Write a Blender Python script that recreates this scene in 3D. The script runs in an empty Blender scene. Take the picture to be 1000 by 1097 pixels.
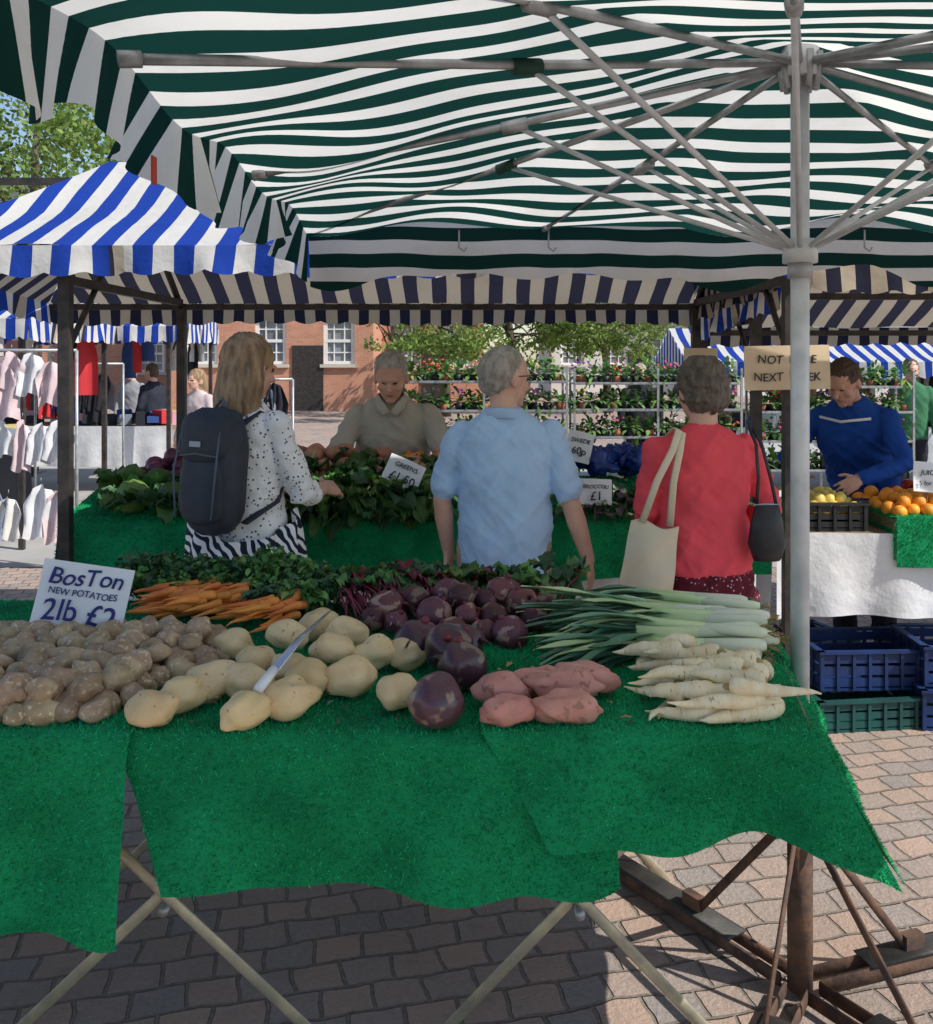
import bpy, math, random
import numpy as np
from mathutils import Vector, Matrix, noise
from mathutils.bvhtree import BVHTree
random.seed(7); rng=np.random.default_rng(7)
R=random.uniform
V=Vector
sc=bpy.context.scene
# ------------------------------------------------------------------ materials
def newmat(name):
    m=bpy.data.materials.new(name); m.use_nodes=True
    nt=m.node_tree; nt.nodes.clear()
    return m,nt,nt.nodes,nt.links
def mixc(N,L,fac,a,b,blend='MIX'):
    n=N.new('ShaderNodeMix'); n.data_type='RGBA'; n.blend_type=blend
    for sock,val in ((n.inputs[0],fac),(n.inputs[6],a),(n.inputs[7],b)):
        if hasattr(val,'links'): L.new(val,sock)
        elif isinstance(val,(int,float)): sock.default_value=val
        else: sock.default_value=(*val[:3],1)
    return n.outputs[2]
def noisetex(N,L,co,scale,detail=4,rough=.55):
    n=N.new('ShaderNodeTexNoise'); n.inputs['Scale'].default_value=scale
    n.inputs['Detail'].default_value=detail; n.inputs['Roughness'].default_value=rough
    L.new(co,n.inputs['Vector']); return n.outputs['Fac']
def mrange(N,L,v,a,b,c=0,d=1):
    n=N.new('ShaderNodeMapRange'); L.new(v,n.inputs[0])
    for i,x in enumerate((a,b,c,d)): n.inputs[i+1].default_value=x
    return n.outputs[0]
def mth(N,L,op,a,b=None):
    n=N.new('ShaderNodeMath'); n.operation=op
    for i,x in enumerate((a,b)):
        if x is None: continue
        if hasattr(x,'links'): L.new(x,n.inputs[i])
        else: n.inputs[i].default_value=x
    return n.outputs[0]
def finish(N,L,col,rough=.7,metal=0,trans=0,bump=None,bs=.3,bd=.01,spec=.4):
    o=N.new('ShaderNodeOutputMaterial'); p=N.new('ShaderNodeBsdfPrincipled')
    p.inputs['Roughness'].default_value=rough; p.inputs['Metallic'].default_value=metal
    p.inputs['Specular IOR Level'].default_value=spec
    if hasattr(col,'links'): L.new(col,p.inputs['Base Color'])
    else: p.inputs['Base Color'].default_value=(*col[:3],1)
    if bump is not None:
        b=N.new('ShaderNodeBump'); b.inputs['Strength'].default_value=bs; b.inputs['Distance'].default_value=bd
        L.new(bump,b.inputs['Height']); L.new(b.outputs[0],p.inputs['Normal'])
    if trans>0:
        t=N.new('ShaderNodeBsdfTranslucent'); x=N.new('ShaderNodeMixShader'); x.inputs[0].default_value=trans
        if hasattr(col,'links'): L.new(col,t.inputs[0])
        else: t.inputs[0].default_value=(*col[:3],1)
        L.new(p.outputs[0],x.inputs[1]); L.new(t.outputs[0],x.inputs[2]); L.new(x.outputs[0],o.inputs[0])
    else: L.new(p.outputs[0],o.inputs[0])
    return p
def mat(name,c1,c2=None,scale=12,rough=.7,metal=0,trans=0,island=0,bscale=60,bs=.2,bd=.005,lo=.35,hi=.65,spots=None,spec=.4,stretch=None,grime=None):
    m,nt,N,L=newmat(name)
    tc=N.new('ShaderNodeTexCoord').outputs['Object']
    if stretch:
        mp=N.new('ShaderNodeMapping'); mp.inputs['Scale'].default_value=stretch; L.new(tc,mp.inputs[0]); tc=mp.outputs[0]
    col=tuple(c1)
    if c2 is not None:
        col=mixc(N,L,mrange(N,L,noisetex(N,L,tc,scale),lo,hi),c1,c2)
    if spots:
        col=mixc(N,L,mrange(N,L,noisetex(N,L,tc,spots[0],2),spots[1],spots[1]+.05),col,spots[2])
    if grime:
        col=mixc(N,L,mrange(N,L,noisetex(N,L,tc,grime[0],5,.7),.55,.75,0,grime[1]),col,grime[2])
    if island:
        g=N.new('ShaderNodeNewGeometry').outputs['Random Per Island']
        h=N.new('ShaderNodeHueSaturation')
        L.new(mrange(N,L,g,0,1,1-island,1+island),h.inputs['Value'])
        w=mth(N,L,'FRACT',mth(N,L,'MULTIPLY',g,17.3))
        L.new(mrange(N,L,w,0,1,.5-island*.05,.5+island*.05),h.inputs['Hue'])
        if hasattr(col,'links'): L.new(col,h.inputs['Color'])
        else: h.inputs['Color'].default_value=(*col,1)
        col=h.outputs[0]
    b=noisetex(N,L,tc,bscale) if bs>0 else None
    finish(N,L,col,rough,metal,trans,b,bs,bd,spec)
    return m
def stripes(name,axis,period,ca,cb,duty=.5,trans=.5,off=0,dirt=(.5,.45,.35),under=None):
    m,nt,N,L=newmat(name)
    tc=N.new('ShaderNodeTexCoord').outputs['Object']
    s=N.new('ShaderNodeSeparateXYZ'); L.new(tc,s.inputs[0])
    wob=mth(N,L,'MULTIPLY',mth(N,L,'SUBTRACT',noisetex(N,L,tc,2.2,1),.5),.045)
    f=mth(N,L,'FRACT',mth(N,L,'MULTIPLY',mth(N,L,'ADD',mth(N,L,'ADD',s.outputs[axis],100+off),wob),1/period))
    sel=mth(N,L,'GREATER_THAN',f,duty)
    col=mixc(N,L,sel,ca,cb)
    if under:   # downward faces get darker stripe colours, the roof's shade painted in
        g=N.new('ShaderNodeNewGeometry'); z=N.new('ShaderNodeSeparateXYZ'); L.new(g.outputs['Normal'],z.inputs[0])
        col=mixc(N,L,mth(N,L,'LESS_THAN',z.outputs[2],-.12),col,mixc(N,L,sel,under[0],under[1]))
    d=mrange(N,L,noisetex(N,L,tc,3,6,.7),.5,.85,0,.4)
    col=mixc(N,L,d,col,dirt,'MULTIPLY')
    finish(N,L,col,.85,0,trans,noisetex(N,L,tc,14,3),.35,.02,.15)
    return m
GR=(6,.45,(.02,.07,.035))
M_turf=mat('turf',(.012,.34,.125),(.007,.21,.075),5,.85,bscale=260,bs=.9,bd=.006,spec=.15,grime=GR)
M_fib=mat('turf_fibre',(.018,.44,.17),(.010,.28,.105),6,.7,island=.45,bs=0,spec=.25,grime=GR)
M_umb=stripes('canopy_green_white',1,.148,(.008,.045,.036),(.84,.81,.74),.54,.68,.02)
M_umbz=stripes('canopy_edge_green_white',2,.105,(.008,.045,.036),(.84,.81,.74),.50,.5,.035)
UND_SHADE=((.045,.045,.075),(.60,.52,.40))  # blue and white as they look in shade, painted on the undersides
M_blue=stripes('canopy_blue_white',0,.17,(.02,.07,.44),(.84,.82,.78),.5,.38,under=UND_SHADE)
M_blue2=stripes('canopy_blue_white_side',1,.17,(.02,.07,.44),(.84,.82,.78),.5,.38,under=UND_SHADE)
M_blue_shade=stripes('canopy_blue_white_shaded',0,.13,(.03,.032,.06),(.60,.52,.40),.5,.45)  # valance copy of the blue-white fabric, shade painted into both stripe colours
M_blue_shade2=stripes('canopy_blue_white_side_shaded',1,.13,(.03,.032,.06),(.60,.52,.40),.5,.45)  # same shaded copy, striped along the side edges
M_steel=mat('galvanised',(.45,.46,.47),(.30,.31,.32),20,.42,.45,bs=.1)
M_alu=mat('painted_pole',(.66,.68,.70),(.52,.54,.56),14,.4,.2,bs=.1)
M_dark=mat('dark_frame',(.035,.032,.03),(.07,.06,.055),15,.55,.3,bs=.15)
M_rust=mat('rusty_steel',(.19,.105,.065),(.07,.05,.045),18,.85,.2,bs=.5)
M_plate=mat('worn_dark_steel',(.09,.085,.08),(.045,.042,.04),12,.6,.4,bs=.3)
M_bar=mat('trestle_steel',(.62,.56,.38),(.42,.39,.30),20,.45,.4,bs=.15)
M_white=mat('white_sheet',(.82,.82,.82),(.70,.71,.74),4,.7,bscale=8,bs=.4,bd=.03,trans=.1)
M_card=mat('white_card',(.84,.85,.86),(.78,.80,.83),8,.6,bs=.05)
M_cardb=mat('brown_card',(.70,.56,.38),(.6,.47,.31),8,.8,bs=.1)
M_ink=mat('marker_ink',(.015,.02,.16),rough=.5,bs=0)
M_inkk=mat('black_ink',(.02,.02,.025),rough=.5,bs=0)
M_wood=mat('ply_board',(.28,.2,.12),(.2,.13,.08),8,.7,bs=.2)
M_black=mat('black_plastic',(.018,.018,.02),rough=.5,bs=.1)
M_crb=mat('blue_crate_plastic',(.012,.04,.16),(.01,.025,.09),6,.5,bs=.1)
M_crg=mat('green_crate_plastic',(.01,.09,.08),(.01,.05,.05),6,.5,bs=.1)
# ------------------------------------------------------------------ mesh builder
class MB:
    def __init__(s): s.v=[];s.f=[];s.m=[];s.s=[];s.mats=[]
    def mi(s,m):
        if m not in s.mats: s.mats.append(m)
        return s.mats.index(m)
    def add(s,vs,fs,m,smooth=True):
        o=len(s.v); k=s.mi(m)
        s.v.extend([tuple(v) for v in vs]); s.f.extend([tuple(i+o for i in f) for f in fs])
        s.m.extend([k]*len(fs)); s.s.extend([smooth]*len(fs))
    def box(s,c,d,m,rz=0,rx=0,ry=0):
        hx,hy,hz=[x/2 for x in d]
        M=Matrix.Rotation(rz,3,'Z')@Matrix.Rotation(ry,3,'Y')@Matrix.Rotation(rx,3,'X')
        vs=[V(c)+M@V((x*hx,y*hy,z*hz)) for x in(-1,1) for y in(-1,1) for z in(-1,1)]
        s.add(vs,[(0,1,3,2),(4,6,7,5),(0,4,5,1),(2,3,7,6),(0,2,6,4),(1,5,7,3)],m,False)
    def path(s,pts,rads,m,n=10,wax=None,smooth=True):
        vs,fs=tubegeo(pts,rads,n,wax); s.add(vs,fs,m,smooth)
    def tube(s,a,b,r,m,n=10): s.path([a,b],[r,r],m,n)
    def grid(s,fn,nu,nv,m,smooth=True):
        vs=[fn(i/nu,j/nv) for j in range(nv+1) for i in range(nu+1)]
        fs=[(j*(nu+1)+i,j*(nu+1)+i+1,(j+1)*(nu+1)+i+1,(j+1)*(nu+1)+i) for j in range(nv) for i in range(nu)]
        s.add(vs,fs,m,smooth)
    def ell(s,c,r,m,rot=None,nu=14,nv=9,lump=0,freq=3,seed=0):
        vs,fs=ellgeo(c,r,rot,nu,nv,lump,freq,seed); s.add(vs,fs,m)
    def build(s,name,parent=None):
        me=bpy.data.meshes.new(name); me.from_pydata(s.v,[],s.f)
        for m in s.mats: me.materials.append(m)
        me.polygons.foreach_set('material_index',s.m); me.polygons.foreach_set('use_smooth',s.s)
        me.update(); o=bpy.data.objects.new(name,me); sc.collection.objects.link(o)
        if parent: o.parent=parent
        return o
def tubegeo(pts,rads,n=10,wax=None,caps=False):
    pts=[V(p) for p in pts]; rads=[r if isinstance(r,tuple) else (r,r) for r in rads]
    if caps:
        t0=(pts[0]-pts[1]).normalized(); t1=(pts[-1]-pts[-2]).normalized()
        r0,r1=rads[0],rads[-1]; m0=min(r0);m1=min(r1)
        A=[(pts[0]+t0*m0*k,(r0[0]*q,r0[1]*q)) for k,q in((.95,.3),(.7,.7),(.35,.93))]
        B=[(pts[-1]+t1*m1*k,(r1[0]*q,r1[1]*q)) for k,q in((.35,.93),(.7,.7),(.95,.3))]
        pts=[a[0] for a in A]+pts+[b[0] for b in B]; rads=[a[1] for a in A]+rads+[b[1] for b in B]
    vs=[];prev=None
    for i,p in enumerate(pts):
        t=(pts[min(i+1,len(pts)-1)]-pts[max(i-1,0)]).normalized()
        a=V(wax) if wax is not None else (prev if prev is not None else (V((0,0,1)) if abs(t.z)<.9 else V((1,0,0))))
        a=(a-t*a.dot(t)).normalized(); prev=a; b=t.cross(a)
        for k in range(n):
            q=2*math.pi*k/n; vs.append(p+a*rads[i][0]*math.cos(q)+b*rads[i][1]*math.sin(q))
    fs=[(j*n+k,j*n+(k+1)%n,(j+1)*n+(k+1)%n,(j+1)*n+k) for j in range(len(pts)-1) for k in range(n)]
    fs.append(tuple(range(n-1,-1,-1))); o=(len(pts)-1)*n; fs.append(tuple(range(o,o+n)))
    return vs,fs
def ellgeo(c,r,rot=None,nu=14,nv=9,lump=0,freq=3,seed=0):
    c=V(c); r=(r,r,r) if isinstance(r,(int,float)) else r; vs=[]
    def P(d):
        k=1
        if lump: k+=lump*noise.noise(V(d)*freq*.5+V((seed*3.1,seed*1.7,0)))*1.6
        p=V((d[0]*r[0]*k,d[1]*r[1]*k,d[2]*r[2]*k))
        return c+(rot@p if rot else p)
    vs.append(P((0,0,1)))
    for j in range(1,nv):
        th=math.pi*j/nv
        for i in range(nu):
            ph=2*math.pi*i/nu; vs.append(P((math.sin(th)*math.cos(ph),math.sin(th)*math.sin(ph),math.cos(th))))
    vs.append(P((0,0,-1))); fs=[(0,1+i,1+(i+1)%nu) for i in range(nu)]
    for j in range(nv-2):
        for i in range(nu):
            a=1+j*nu+i;b=1+j*nu+(i+1)%nu; fs.append((a,a+nu,b+nu,b))
    o=1+(nv-2)*nu; e=len(vs)-1; fs+=[(o+i,e,o+(i+1)%nu) for i in range(nu)]
    return vs,fs
def rrot(): return Matrix.Rotation(R(0,6.28),3,'Z')@Matrix.Rotation(R(-.4,.4),3,'X')@Matrix.Rotation(R(-.4,.4),3,'Y')
def leaf(mb,p,d,L,W,m,up=V((0,0,1)),droop=.5,ruf=.1,nl=5,nw=4,cup=.2):
    p=V(p); d=V(d).normalized(); side=d.cross(up)
    if side.length<.05: side=V((1,0,0))
    side.normalize(); nrm=side.cross(d).normalized(); vs=[];ph=R(0,6)
    for i in range(nl+1):
        t=i/nl; w=W*(math.sin(math.pi*min(1,(t*.88+.07)))**.7)
        c=p+d*(L*t*(1-.15*droop*t))-V((0,0,1))*(droop*L*t*t*.55)
        for j in range(nw+1):
            u=j/nw*2-1
            vs.append(c+side*(u*w/2)+nrm*(abs(u)*cup*w+ruf*W*math.sin(ph+t*13+u*5)*(.25+abs(u))))
    fs=[(i*(nw+1)+j,i*(nw+1)+j+1,(i+1)*(nw+1)+j+1,(i+1)*(nw+1)+j) for i in range(nl) for j in range(nw)]
    mb.add(vs,fs,m)
def fuzz(mb,srcmat,n,h,m,wd=.0028):
    k=mb.mi(srcmat); F=[f for f,mm in zip(mb.f,mb.m) if mm==k and len(f)==4]
    A=np.array(mb.v)[np.array(F)]
    nn=np.cross(A[:,1]-A[:,0],A[:,3]-A[:,0]); ar=np.linalg.norm(nn,axis=1); idx=rng.choice(len(F),n,p=ar/ar.sum())
    q=A[idx]; u=rng.random((n,1)); w=rng.random((n,1))
    P=(q[:,0]*(1-u)+q[:,1]*u)*(1-w)+(q[:,3]*(1-u)+q[:,2]*u)*w
    nr=nn[idx]/np.maximum(ar[idx][:,None],1e-12)
    d=nr*np.where((nr[:,2:3]<-.1)|(nr[:,1:2]>.3),-1,1)
    d=d+rng.normal(0,.45,(n,3)); d/=np.linalg.norm(d,axis=1)[:,None]
    s=np.cross(d,rng.normal(0,1,(n,3))); s/=np.linalg.norm(s,axis=1)[:,None]
    hh=h*(.6+.8*rng.random((n,1)))
    T=np.stack([P-s*wd/2,P+s*wd/2,P+d*hh],1).reshape(-1,3)
    o=len(mb.v); kk=mb.mi(m)
    mb.v.extend(map(tuple,T.tolist())); mb.f.extend([(o+3*i,o+3*i+1,o+3*i+2) for i in range(n)])
    mb.m.extend([kk]*n); mb.s.extend([False]*n)
def lerp(a,b,t): return a+(b-a)*t
def nz(x,y,z=0): return noise.noise(V((x,y,z)))
# ------------------------------------------------------------------ ground
def ground_mat():
    m,nt,N,L=newmat('stone_setts')
    tc=N.new('ShaderNodeTexCoord').outputs['Object']
    wv=N.new('ShaderNodeTexNoise'); wv.inputs['Scale'].default_value=6; wv.inputs['Detail'].default_value=3; L.new(tc,wv.inputs['Vector'])
    va=N.new('ShaderNodeVectorMath'); va.operation='MULTIPLY_ADD'; L.new(wv.outputs['Color'],va.inputs[0]); va.inputs[1].default_value=(.05,.05,0); L.new(tc,va.inputs[2])
    mp=N.new('ShaderNodeMapping'); mp.inputs['Rotation'].default_value=(0,0,math.radians(-13)); L.new(va.outputs[0],mp.inputs[0])
    b=N.new('ShaderNodeTexBrick'); L.new(mp.outputs[0],b.inputs['Vector'])
    b.inputs['Scale'].default_value=1; b.inputs['Brick Width'].default_value=.135; b.inputs['Row Height'].default_value=.108
    b.inputs['Mortar Size'].default_value=.007; b.inputs['Mortar Smooth'].default_value=.6; b.inputs['Bias'].default_value=0
    b.inputs['Color1'].default_value=(.50,.34,.26,1); b.inputs['Color2'].default_value=(.29,.265,.255,1); b.inputs['Mortar'].default_value=(.19,.16,.13,1)
    n2=noisetex(N,L,tc,60,5,.7); col=mixc(N,L,mrange(N,L,n2,.35,.75,0,.5),b.outputs[0],(.55,.47,.40))
    col=mixc(N,L,mrange(N,L,noisetex(N,L,tc,1.3,5),.45,.8,0,.55),col,(.5,.45,.42),'MULTIPLY')
    col=mixc(N,L,mrange(N,L,noisetex(N,L,tc,9,3),.60,.70,0,.45),col,(.25,.22,.20))
    inv=mth(N,L,'SUBTRACT',1,b.outputs['Fac'])
    ad=N.new('ShaderNodeMath'); ad.operation='MULTIPLY_ADD'; L.new(n2,ad.inputs[0]); ad.inputs[1].default_value=.6; L.new(inv,ad.inputs[2])
    finish(N,L,col,.8,0,0,ad.outputs[0],1,.014)
    return m
g=MB(); g.add([(-200,-60,0),(200,-60,0),(200,300,0),(-200,300,0)],[(0,1,2,3)],ground_mat(),False); g.build('ground')
M_flag=mat('flagstones',(.42,.41,.39),(.33,.32,.30),1.2,.85,bscale=30,bs=.3)
g=MB(); g.add([(-60,7.4,.004),(60,7.4,.004),(60,16,.004),(-60,16,.004)],[(0,1,2,3)],M_flag,False); g.build('pavement')
# ------------------------------------------------------------------ front table
EX=lambda y: lerp(.72,.93,(y-1.95)/1.05)      # right edge of table
TZ=.86
def sheet(mb,yl,xl,xr,hem,dx,zoff,yb=3.02,xlh=0,xrh=0,nu=90,nv=50,seed=0):
    def f(u,v):
        tot=(yb-yl); h=.42; s=v*(tot+h)
        if s<tot:
            y=yb-s; x=lerp(xl(y),xr(y),u); z=TZ+zoff+.004*nz(x*6,y*6,seed)
            return (x,y,z)
        k=(s-tot)/h; x0=lerp(xl(yl),xr(yl),u); hm=hem(u)
        x=x0+lerp(xlh,xrh,u)*k
        z=TZ+zoff-max(0,k-.02)*(TZ-hm)*1.02
        y=yl-zoff-.012*min(1,k*12)-k*(.026*math.sin(x*10+seed)+.016*math.sin(x*23+seed*2)+.012+.03*nz(x*3,z*2,seed))+.02*nz(x*5,z*5,seed)*min(1,k*4)
        return (x,y,z+.008*nz(x*9,1,seed)*k)
    mb.grid(f,nu,nv,M_turf)
t=MB()
sheet(t,1.955,lambda y:-2.3,lambda y:-.70+.06*(y-1.95),lambda u:.45+.006*math.sin(u*30),0,.010,xrh=-.01,seed=3,nu=60)
sheet(t,1.965,lambda y:-.74,lambda y:.30,lambda u:.535+.012*math.sin(u*7)+.008*math.sin(u*19),0,.004,xlh=.11,xrh=.02,seed=1)
def hem3(u): return .63+.01*math.sin(u*13) if u<.72 else lerp(.63,.545,(u-.72)/.28)
sheet(t,1.955,lambda y:.03,EX,hem3,0,.016,xlh=.14,xrh=.17,seed=5)
def flap(u,v):   # side fall
    y=lerp(1.945,3.02,u); x=EX(y); hm=lerp(.545,.62,min(1,u*1.5))
    k=v; return (x+.004+(.17-.06*u)*k+.012*math.sin(y*17)*k, y-.02*k+.02*math.sin(y*9)*k*u, TZ+.016-k*(TZ-hm))
t.grid(flap,30,18,M_turf)
fuzz(t,M_turf,160000,.0085,M_fib)
t.add([(-2.25,1.975,.80),(EX(1.97)-.02,1.975,.80),(EX(3)-.03,3,.80),(-2.25,3,.80),(-2.25,1.975,.855),(EX(1.97)-.02,1.975,.855),(EX(3)-.03,3,.855),(-2.25,3,.855)],
 [(3,2,1,0),(4,5,6,7),(0,1,5,4),(1,2,6,5),(2,3,7,6),(3,0,4,7)],M_wood,False)
def trestle(mb,cx,cz,y,y2,k=1.15):
    for yy in(y,y2):
        for sx in(1,-1):
            a=V((cx-sx*cz*k,yy+sx*.012,.0)); b=V((cx+sx*(.79-cz)*k*.85,yy+sx*.012,.79))
            mb.path([a,b],[(.014,.005),(.014,.005)],M_bar,8,wax=(1,0,.8*sx))
        mb.tube((cx,yy-.03,cz),(cx,yy+.03,cz),.012,M_steel)
    for sx in(1,-1): mb.tube((cx+sx*.4,y,.785),(cx+sx*.4,y2,.785),.012,M_bar)
trestle(t,-.70,.375,2.18,2.96); trestle(t,.265,.355,2.2,2.96,1.05)
t.build('market_table')
# ------------------------------------------------------------------ umbrella
u=MB(); HX,HY=.865,2.42
X0,X1,Y0,Y1=-.64,2.25,.9,3.78; ZE,ZH=2.19,2.47
def can(x,y):
    a=abs(x-HX)/((X1-HX) if x>HX else (HX-X0)); b=abs(y-HY)/((Y1-HY) if y>HY else (HY-Y0)); k=max(a,b)
    z=lerp(ZH,ZE,k)-.035*math.sin(math.pi*k)-.02*math.sin(a*9)*math.sin(b*8)*k
    edge=max(0,(k-.6)/.4)
    return z+.022*nz(x*2.5,y*2.5,3)+edge*.02*math.sin((x+y)*7.5)
NU=90
u.grid(lambda a,b:(lerp(X0,X1,a),lerp(Y0,Y1,b),can(lerp(X0,X1,a),lerp(Y0,Y1,b))),NU,NU,M_umb)
def val(p0,p1,out,n,hang=.16,m=M_umb,sc_=.12,wv=1):
    def f(a,b):
        x=lerp(p0[0],p1[0],a);y=lerp(p0[1],p1[1],a);s=a*math.dist(p0,p1)
        w=(math.sin(s*13)*.026+math.sin(s*7.3+1)*.028+.012*math.sin(s*41))*wv
        h=hang*(.9+sc_*math.sin(s*math.pi/.20)+.10*wv*math.sin(s*5.1))
        return (x+out[0]*(w*b+.03*b),y+out[1]*(w*b+.03*b),can(x,y)-h*b)
    u.grid(f,n,8,m)
val((X0,Y0),(X0,Y1),(-1,0),170,.17,wv=1.25); val((X1,Y0),(X1,Y1),(1,0),150); val((X0,Y1),(X1,Y1),(0,1),170,.225,M_umbz,.05,.5); val((X0,Y0),(X1,Y0),(0,-1),150,.16,M_umbz)
ends=[(X0,1.62),(X0,2.68),(X0,Y1),(.30,Y1),(1.35,Y1),(X1,Y1),(X1,2.7),(X1,1.7),(X0,Y0),(.3,Y0),(1.4,Y0),(X1,Y0)]
M_tape=mat('green_webbing',(.02,.06,.045),rough=.8,bs=.2)
for ex,ey in ends:
    h=V((HX,HY,ZH-.05)); e=V((lerp(HX,ex,.975),lerp(HY,ey,.975),ZE-.012)); mid=h.lerp(e,.5)-V((0,0,.012))
    d=(e-h).normalized()
    u.path([h,h.lerp(e,.5)-V((0,0,.008)),e],[(.011,.008)]*3,M_steel,8)
    u.path([V((HX,HY,1.94))+V((d.x,d.y,0))*.04,mid],[(.007,.007)]*2,M_alu,8)
    u.path([mid-d*.035,mid+d*.035],[(.019,.017)]*2,M_tape if int((ex+ey)*10)%2 else M_steel,8,)
    u.path([e-d*.03,e+d*.01],[(.016,.012)]*2,M_steel,8)
u.tube((HX,HY,.45),(HX,HY,2.48),.0235,M_alu,20)
u.tube((HX,HY,1.90),(HX,HY,1.96),.044,M_alu,16); u.tube((HX,HY,1.86),(HX,HY,1.905),.031,M_steel,16)
u.tube((HX,HY,2.38),(HX,HY,2.46),.048,M_alu,16)
for i in range(9):
    a=i*.7; u.tube((HX+.04*math.cos(a),HY+.04*math.sin(a),2.35),(HX+.05*math.cos(a),HY+.05*math.sin(a),2.44),.01,M_steel,6)
for x in(-.03,.33,1.6): u.path([(x,Y1-.03,2.17),(x,Y1-.03,2.10),(x+.02,Y1-.03,2.085),(x+.03,Y1-.03,2.1)],[.004]*4,M_steel,6)
u.box((X0-.03,2.0,2.055),(.004,.028,.06),mat('red_label',(.5,.06,.04),bs=0))
u.tube((HX,HY,0.02),(HX,HY,.52),.032,M_rust,16); u.tube((HX,HY,.5),(HX,HY,.53),.037,M_rust,16)
for (ax,ay) in((-.40,.58),(.62,.20),(-.42,-.62),(.42,-.62)):
    d=V((ax,ay,0)).normalized(); L=math.hypot(ax,ay); c=V((HX,HY,.03))
    s=d.cross(V((0,0,1)))
    for q in(-.028,.028): u.path([c+d*.04+s*q,c+d*L+s*q],[(.006,.02)]*2,M_rust,8,wax=(s.x,s.y,0))
    u.path([c+d*.2+V((0,0,.025)),c+d*L+V((0,0,.025))],[(.04,.004)]*2,M_plate,8,wax=(s.x,s.y,0))
    u.path([c+V((0,0,.42))+d*.03,c+d*.34+V((0,0,.03))],[(.012,.006)]*2,M_rust,8)
    u.box(c+d*.36+V((0,0,.04)),(.06,.03,.05),M_rust,rz=math.atan2(ay,ax))
u.build('market_parasol')
# ------------------------------------------------------------------ produce, front table
M_newp=mat('new_potato_skin',(.54,.39,.24),(.36,.24,.135),22,.8,island=.22,bscale=120,bs=.5,bd=.004,spots=(90,.60,(.66,.52,.36)),grime=(30,.7,(.2,.13,.08)))
M_bakp=mat('baking_potato_skin',(.84,.64,.36),(.72,.51,.25),9,.5,island=.1,bscale=60,bs=.3,spots=(55,.65,(.42,.27,.12)),grime=(14,.5,(.5,.33,.16)))
M_swt=mat('sweet_potato_skin',(.68,.33,.26),(.56,.23,.17),10,.55,island=.12,bscale=40,bs=.5,spots=(40,.60,(.38,.17,.12)),grime=(16,.6,(.42,.22,.14)))
M_beet=mat('beetroot_skin',(.15,.045,.055),(.075,.026,.036),10,.4,island=.4,bscale=30,bs=.4,spots=(24,.54,(.30,.19,.15)))
M_swede=mat('swede_skin',(.04,.018,.03),(.11,.04,.052),7,.28,island=.2,bscale=25,bs=.3,spots=(16,.60,(.25,.17,.12)),spec=.6)
M_pars=mat('parsnip_skin',(.88,.78,.55),(.78,.63,.38),12,.55,island=.1,bscale=60,bs=.4,stretch=(3,.8,1),spots=(50,.64,(.50,.36,.19)))
M_parc=mat('parsnip_crown',(.36,.27,.12),rough=.8)
M_car=mat('carrot_skin',(.85,.30,.06),(.70,.20,.04),14,.5,island=.2,bs=.3)
M_lkw=mat('leek_white',(.86,.86,.72),(.76,.80,.58),6,.35,island=.08,bs=.15)
M_lkg=mat('leek_pale_green',(.42,.56,.26),(.56,.66,.38),6,.4,island=.1,bs=.15)
M_lkl=mat('leek_leaf',(.10,.24,.15),(.20,.36,.23),10,.4,island=.4,trans=.15,bs=.15)
M_gr=mat('green_leaf',(.085,.21,.05),(.17,.33,.09),14,.45,island=.5,trans=.25,bscale=50,bs=.5,bd=.006)
M_dgr=mat('dark_leaf',(.04,.11,.05),(.09,.19,.075),14,.45,island=.5,trans=.2,bscale=50,bs=.5)
M_fern=mat('feathery_top',(.09,.23,.06),(.18,.36,.10),10,.6,island=.5,trans=.25,bs=0)
M_stem=mat('beet_stem',(.24,.03,.06),(.13,.02,.04),10,.4,island=.3,bs=.1)
def pile(name,poly,z,rad,n,m,asp=(1,.8,.75),mind=.9,layers=1,lump=.12,zt=.6,nu=14,nv=10,dome=0):
    mb=MB(); pts=[]; xs=[p[0] for p in poly]; ys=[p[1] for p in poly]
    def inside(x,y):
        c=False
        for i in range(len(poly)):
            a,b=poly[i],poly[i-1]
            if (a[1]>y)!=(b[1]>y) and x<(b[0]-a[0])*(y-a[1])/(b[1]-a[1])+a[0]: c=not c
        return c
    for l in range(layers):
        cnt=0
        for tries in range(n*40):
            x,y=R(min(xs),max(xs)),R(min(ys),max(ys))
            if not inside(x,y): continue
            if l:
                if not all(inside(x+a*rad*1.3*l,y+b*rad*1.3*l) for a,b in((1,0),(-1,0),(0,1),(0,-1))): continue
            zz=z+rad*zt+l*rad*1.15+R(-.12,.12)*rad
            if any((x-a)**2+(y-b)**2+(zz-c)**2<(rad*2*mind)**2 *.8 for a,b,c in pts): continue
            pts.append((x,y,zz)); cnt+=1
            if cnt>=n: break
    for i,(x,y,zz) in enumerate(pts):
        r=rad*R(.80,1.2); mb.ell((x,y,zz),(r*asp[0],r*asp[1],r*asp[2]),m,rrot(),nu,nv,lump,3,i)
    mb.build(name); return pts
pile('new_potatoes_pile',[(-1.75,1.98),(-.78,1.99),(-.74,2.12),(-.62,2.40),(-.68,2.58),(-1.85,2.58)],.870,.033,240,M_newp,(1.2,.95,.82),.82,2,lump=.2,nu=18,nv=12)
mb=MB()
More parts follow.
